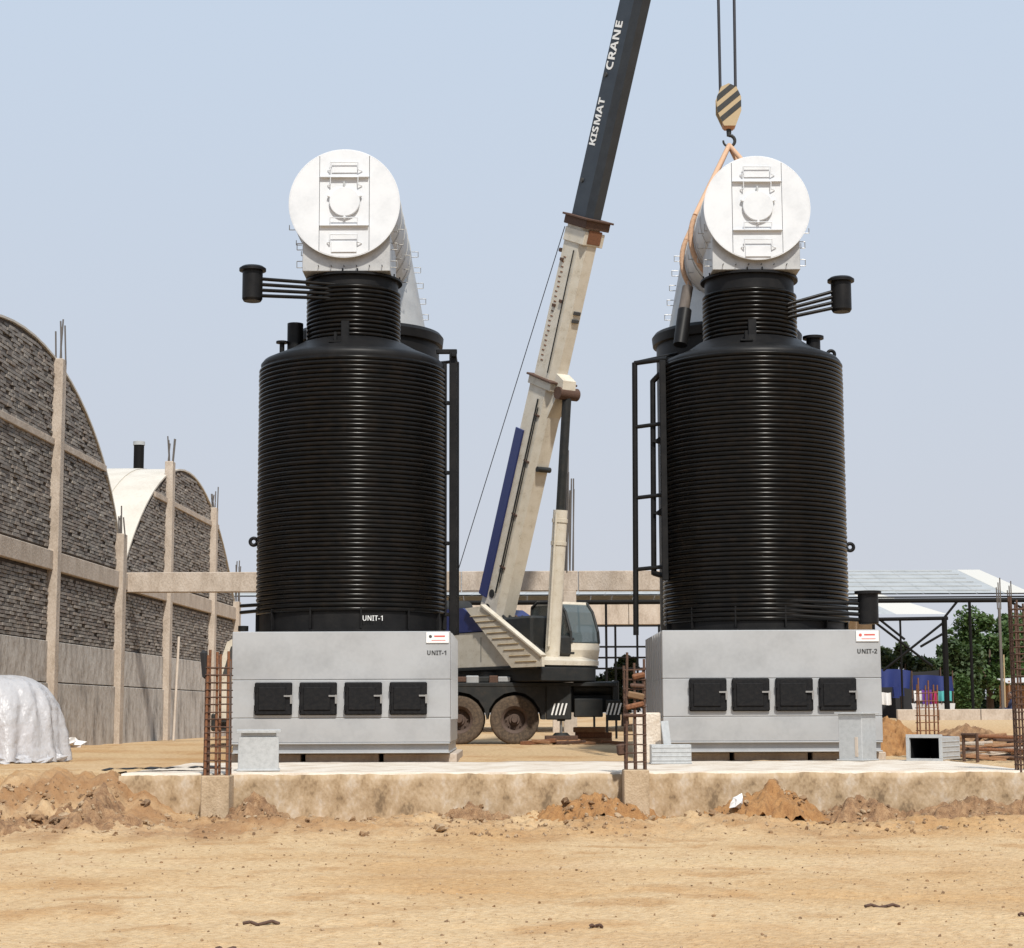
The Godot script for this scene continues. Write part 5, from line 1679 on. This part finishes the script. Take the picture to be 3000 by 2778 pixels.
	make_tree(Vector3(17.5, 1.1, -72), 1.9, Vector3(.55, .75, .5), "leaf1", 406, "small bright green bush right of the blue shelter")
	make_tree(Vector3(21.2, .6, -97), 2.6, Vector3(2.0, 1.5, 1.5), "leaf0", 408, "low dark shrub under the darker tree")
	make_tree(Vector3(24.6, .6, -99), 2.5, Vector3(2.4, 1.5, 1.5), "leaf2", 409, "low dull shrub under the broad green tree")
	make_tree(Vector3(5.9, 1, -98), 3.6, Vector3(1.5, 1.5, 1.4), "leaf2", 407, "dull green tree seen between the crane cab and the right boiler")

# ------------------------------------------------------------------
func _ready() -> void:
	var cam := Camera3D.new()
	cam.name = "camera"
	add_child(cam)
	cam.position = Vector3(0, 1.6, 0)
	cam.rotation = Vector3(deg_to_rad(7.3756), 0, -0.0036)
	cam.fov = 28.790
	cam.near = 0.1
	cam.far = 3000
	cam.current = true
	var we := WorldEnvironment.new()
	we.name = "environment"
	var env := Environment.new()
	env.background_mode = Environment.BG_SKY
	var sky := Sky.new()
	var sm := ProceduralSkyMaterial.new()
	sm.sky_top_color = srgb(Color(.545, .675, .845))
	sm.sky_horizon_color = srgb(Color(.615, .63, .68))
	sm.sky_curve = 0.22
	sm.ground_bottom_color = srgb(Color(.30, .22, .14))
	sm.ground_horizon_color = srgb(Color(.60, .62, .68))
	sm.ground_curve = 0.02
	sm.sun_angle_max = 0.5
	var hz := noise_img(91, 512, 0.006, 3)
	var hd := hz.get_data()
	var hs := hd.size() / (512 * 512)
	var hb := PackedByteArray()
	hb.resize(512 * 512 * 4)
	for k in 512 * 512:
		hb[k * 4] = 255
		hb[k * 4 + 1] = 250
		hb[k * 4 + 2] = 252
		hb[k * 4 + 3] = hd[k * hs]
	var cover := Image.create_from_data(512, 512, false, Image.FORMAT_RGBA8, hb)
	cover.resize(1024, 512)
	sm.sky_cover = ImageTexture.create_from_image(cover)
	sm.sky_cover_modulate = Color(.055, .05, .052, 1.0)
	sky.sky_material = sm
	env.sky = sky
	env.tonemap_mode = Environment.TONE_MAPPER_LINEAR
	env.tonemap_exposure = 1.0
	env.sdfgi_enabled = true
	env.ssao_enabled = true
	env.ssil_enabled = true
	we.environment = env
	add_child(we)
	var sun := DirectionalLight3D.new()
	sun.name = "sun"
	add_child(sun)
	var az := deg_to_rad(13.0)
	var el := deg_to_rad(50.0)
	var to_sun := Vector3(sin(az) * cos(el), sin(el), cos(az) * cos(el))
	sun.look_at_from_position(Vector3.ZERO, -to_sun)
	sun.light_energy = 1.45
	sun.light_color = Color(1.0, .98, .945)
	sun.light_angular_distance = 2.5
	sun.shadow_enabled = true

	make_materials()
	make_ground()
	make_slab()
	make_sheds()
	make_far()
	rng.seed = 2
	make_boiler(-3.17, 1, 1.87, Vector2(-3.28, 11.56), 1.095, "UNIT-1", "left black coil boiler on grey furnace box, lettered UNIT-1")
	make_boiler(4.785, -1, 1.815, Vector2(4.84, 11.44), 1.05, "UNIT-2", "right black coil boiler under the crane hook, lettered UNIT-2")
	make_crane()
	make_hook()
	make_ducts()
	make_columns()
	make_wrapped()
	make_camp()
	make_rubble()
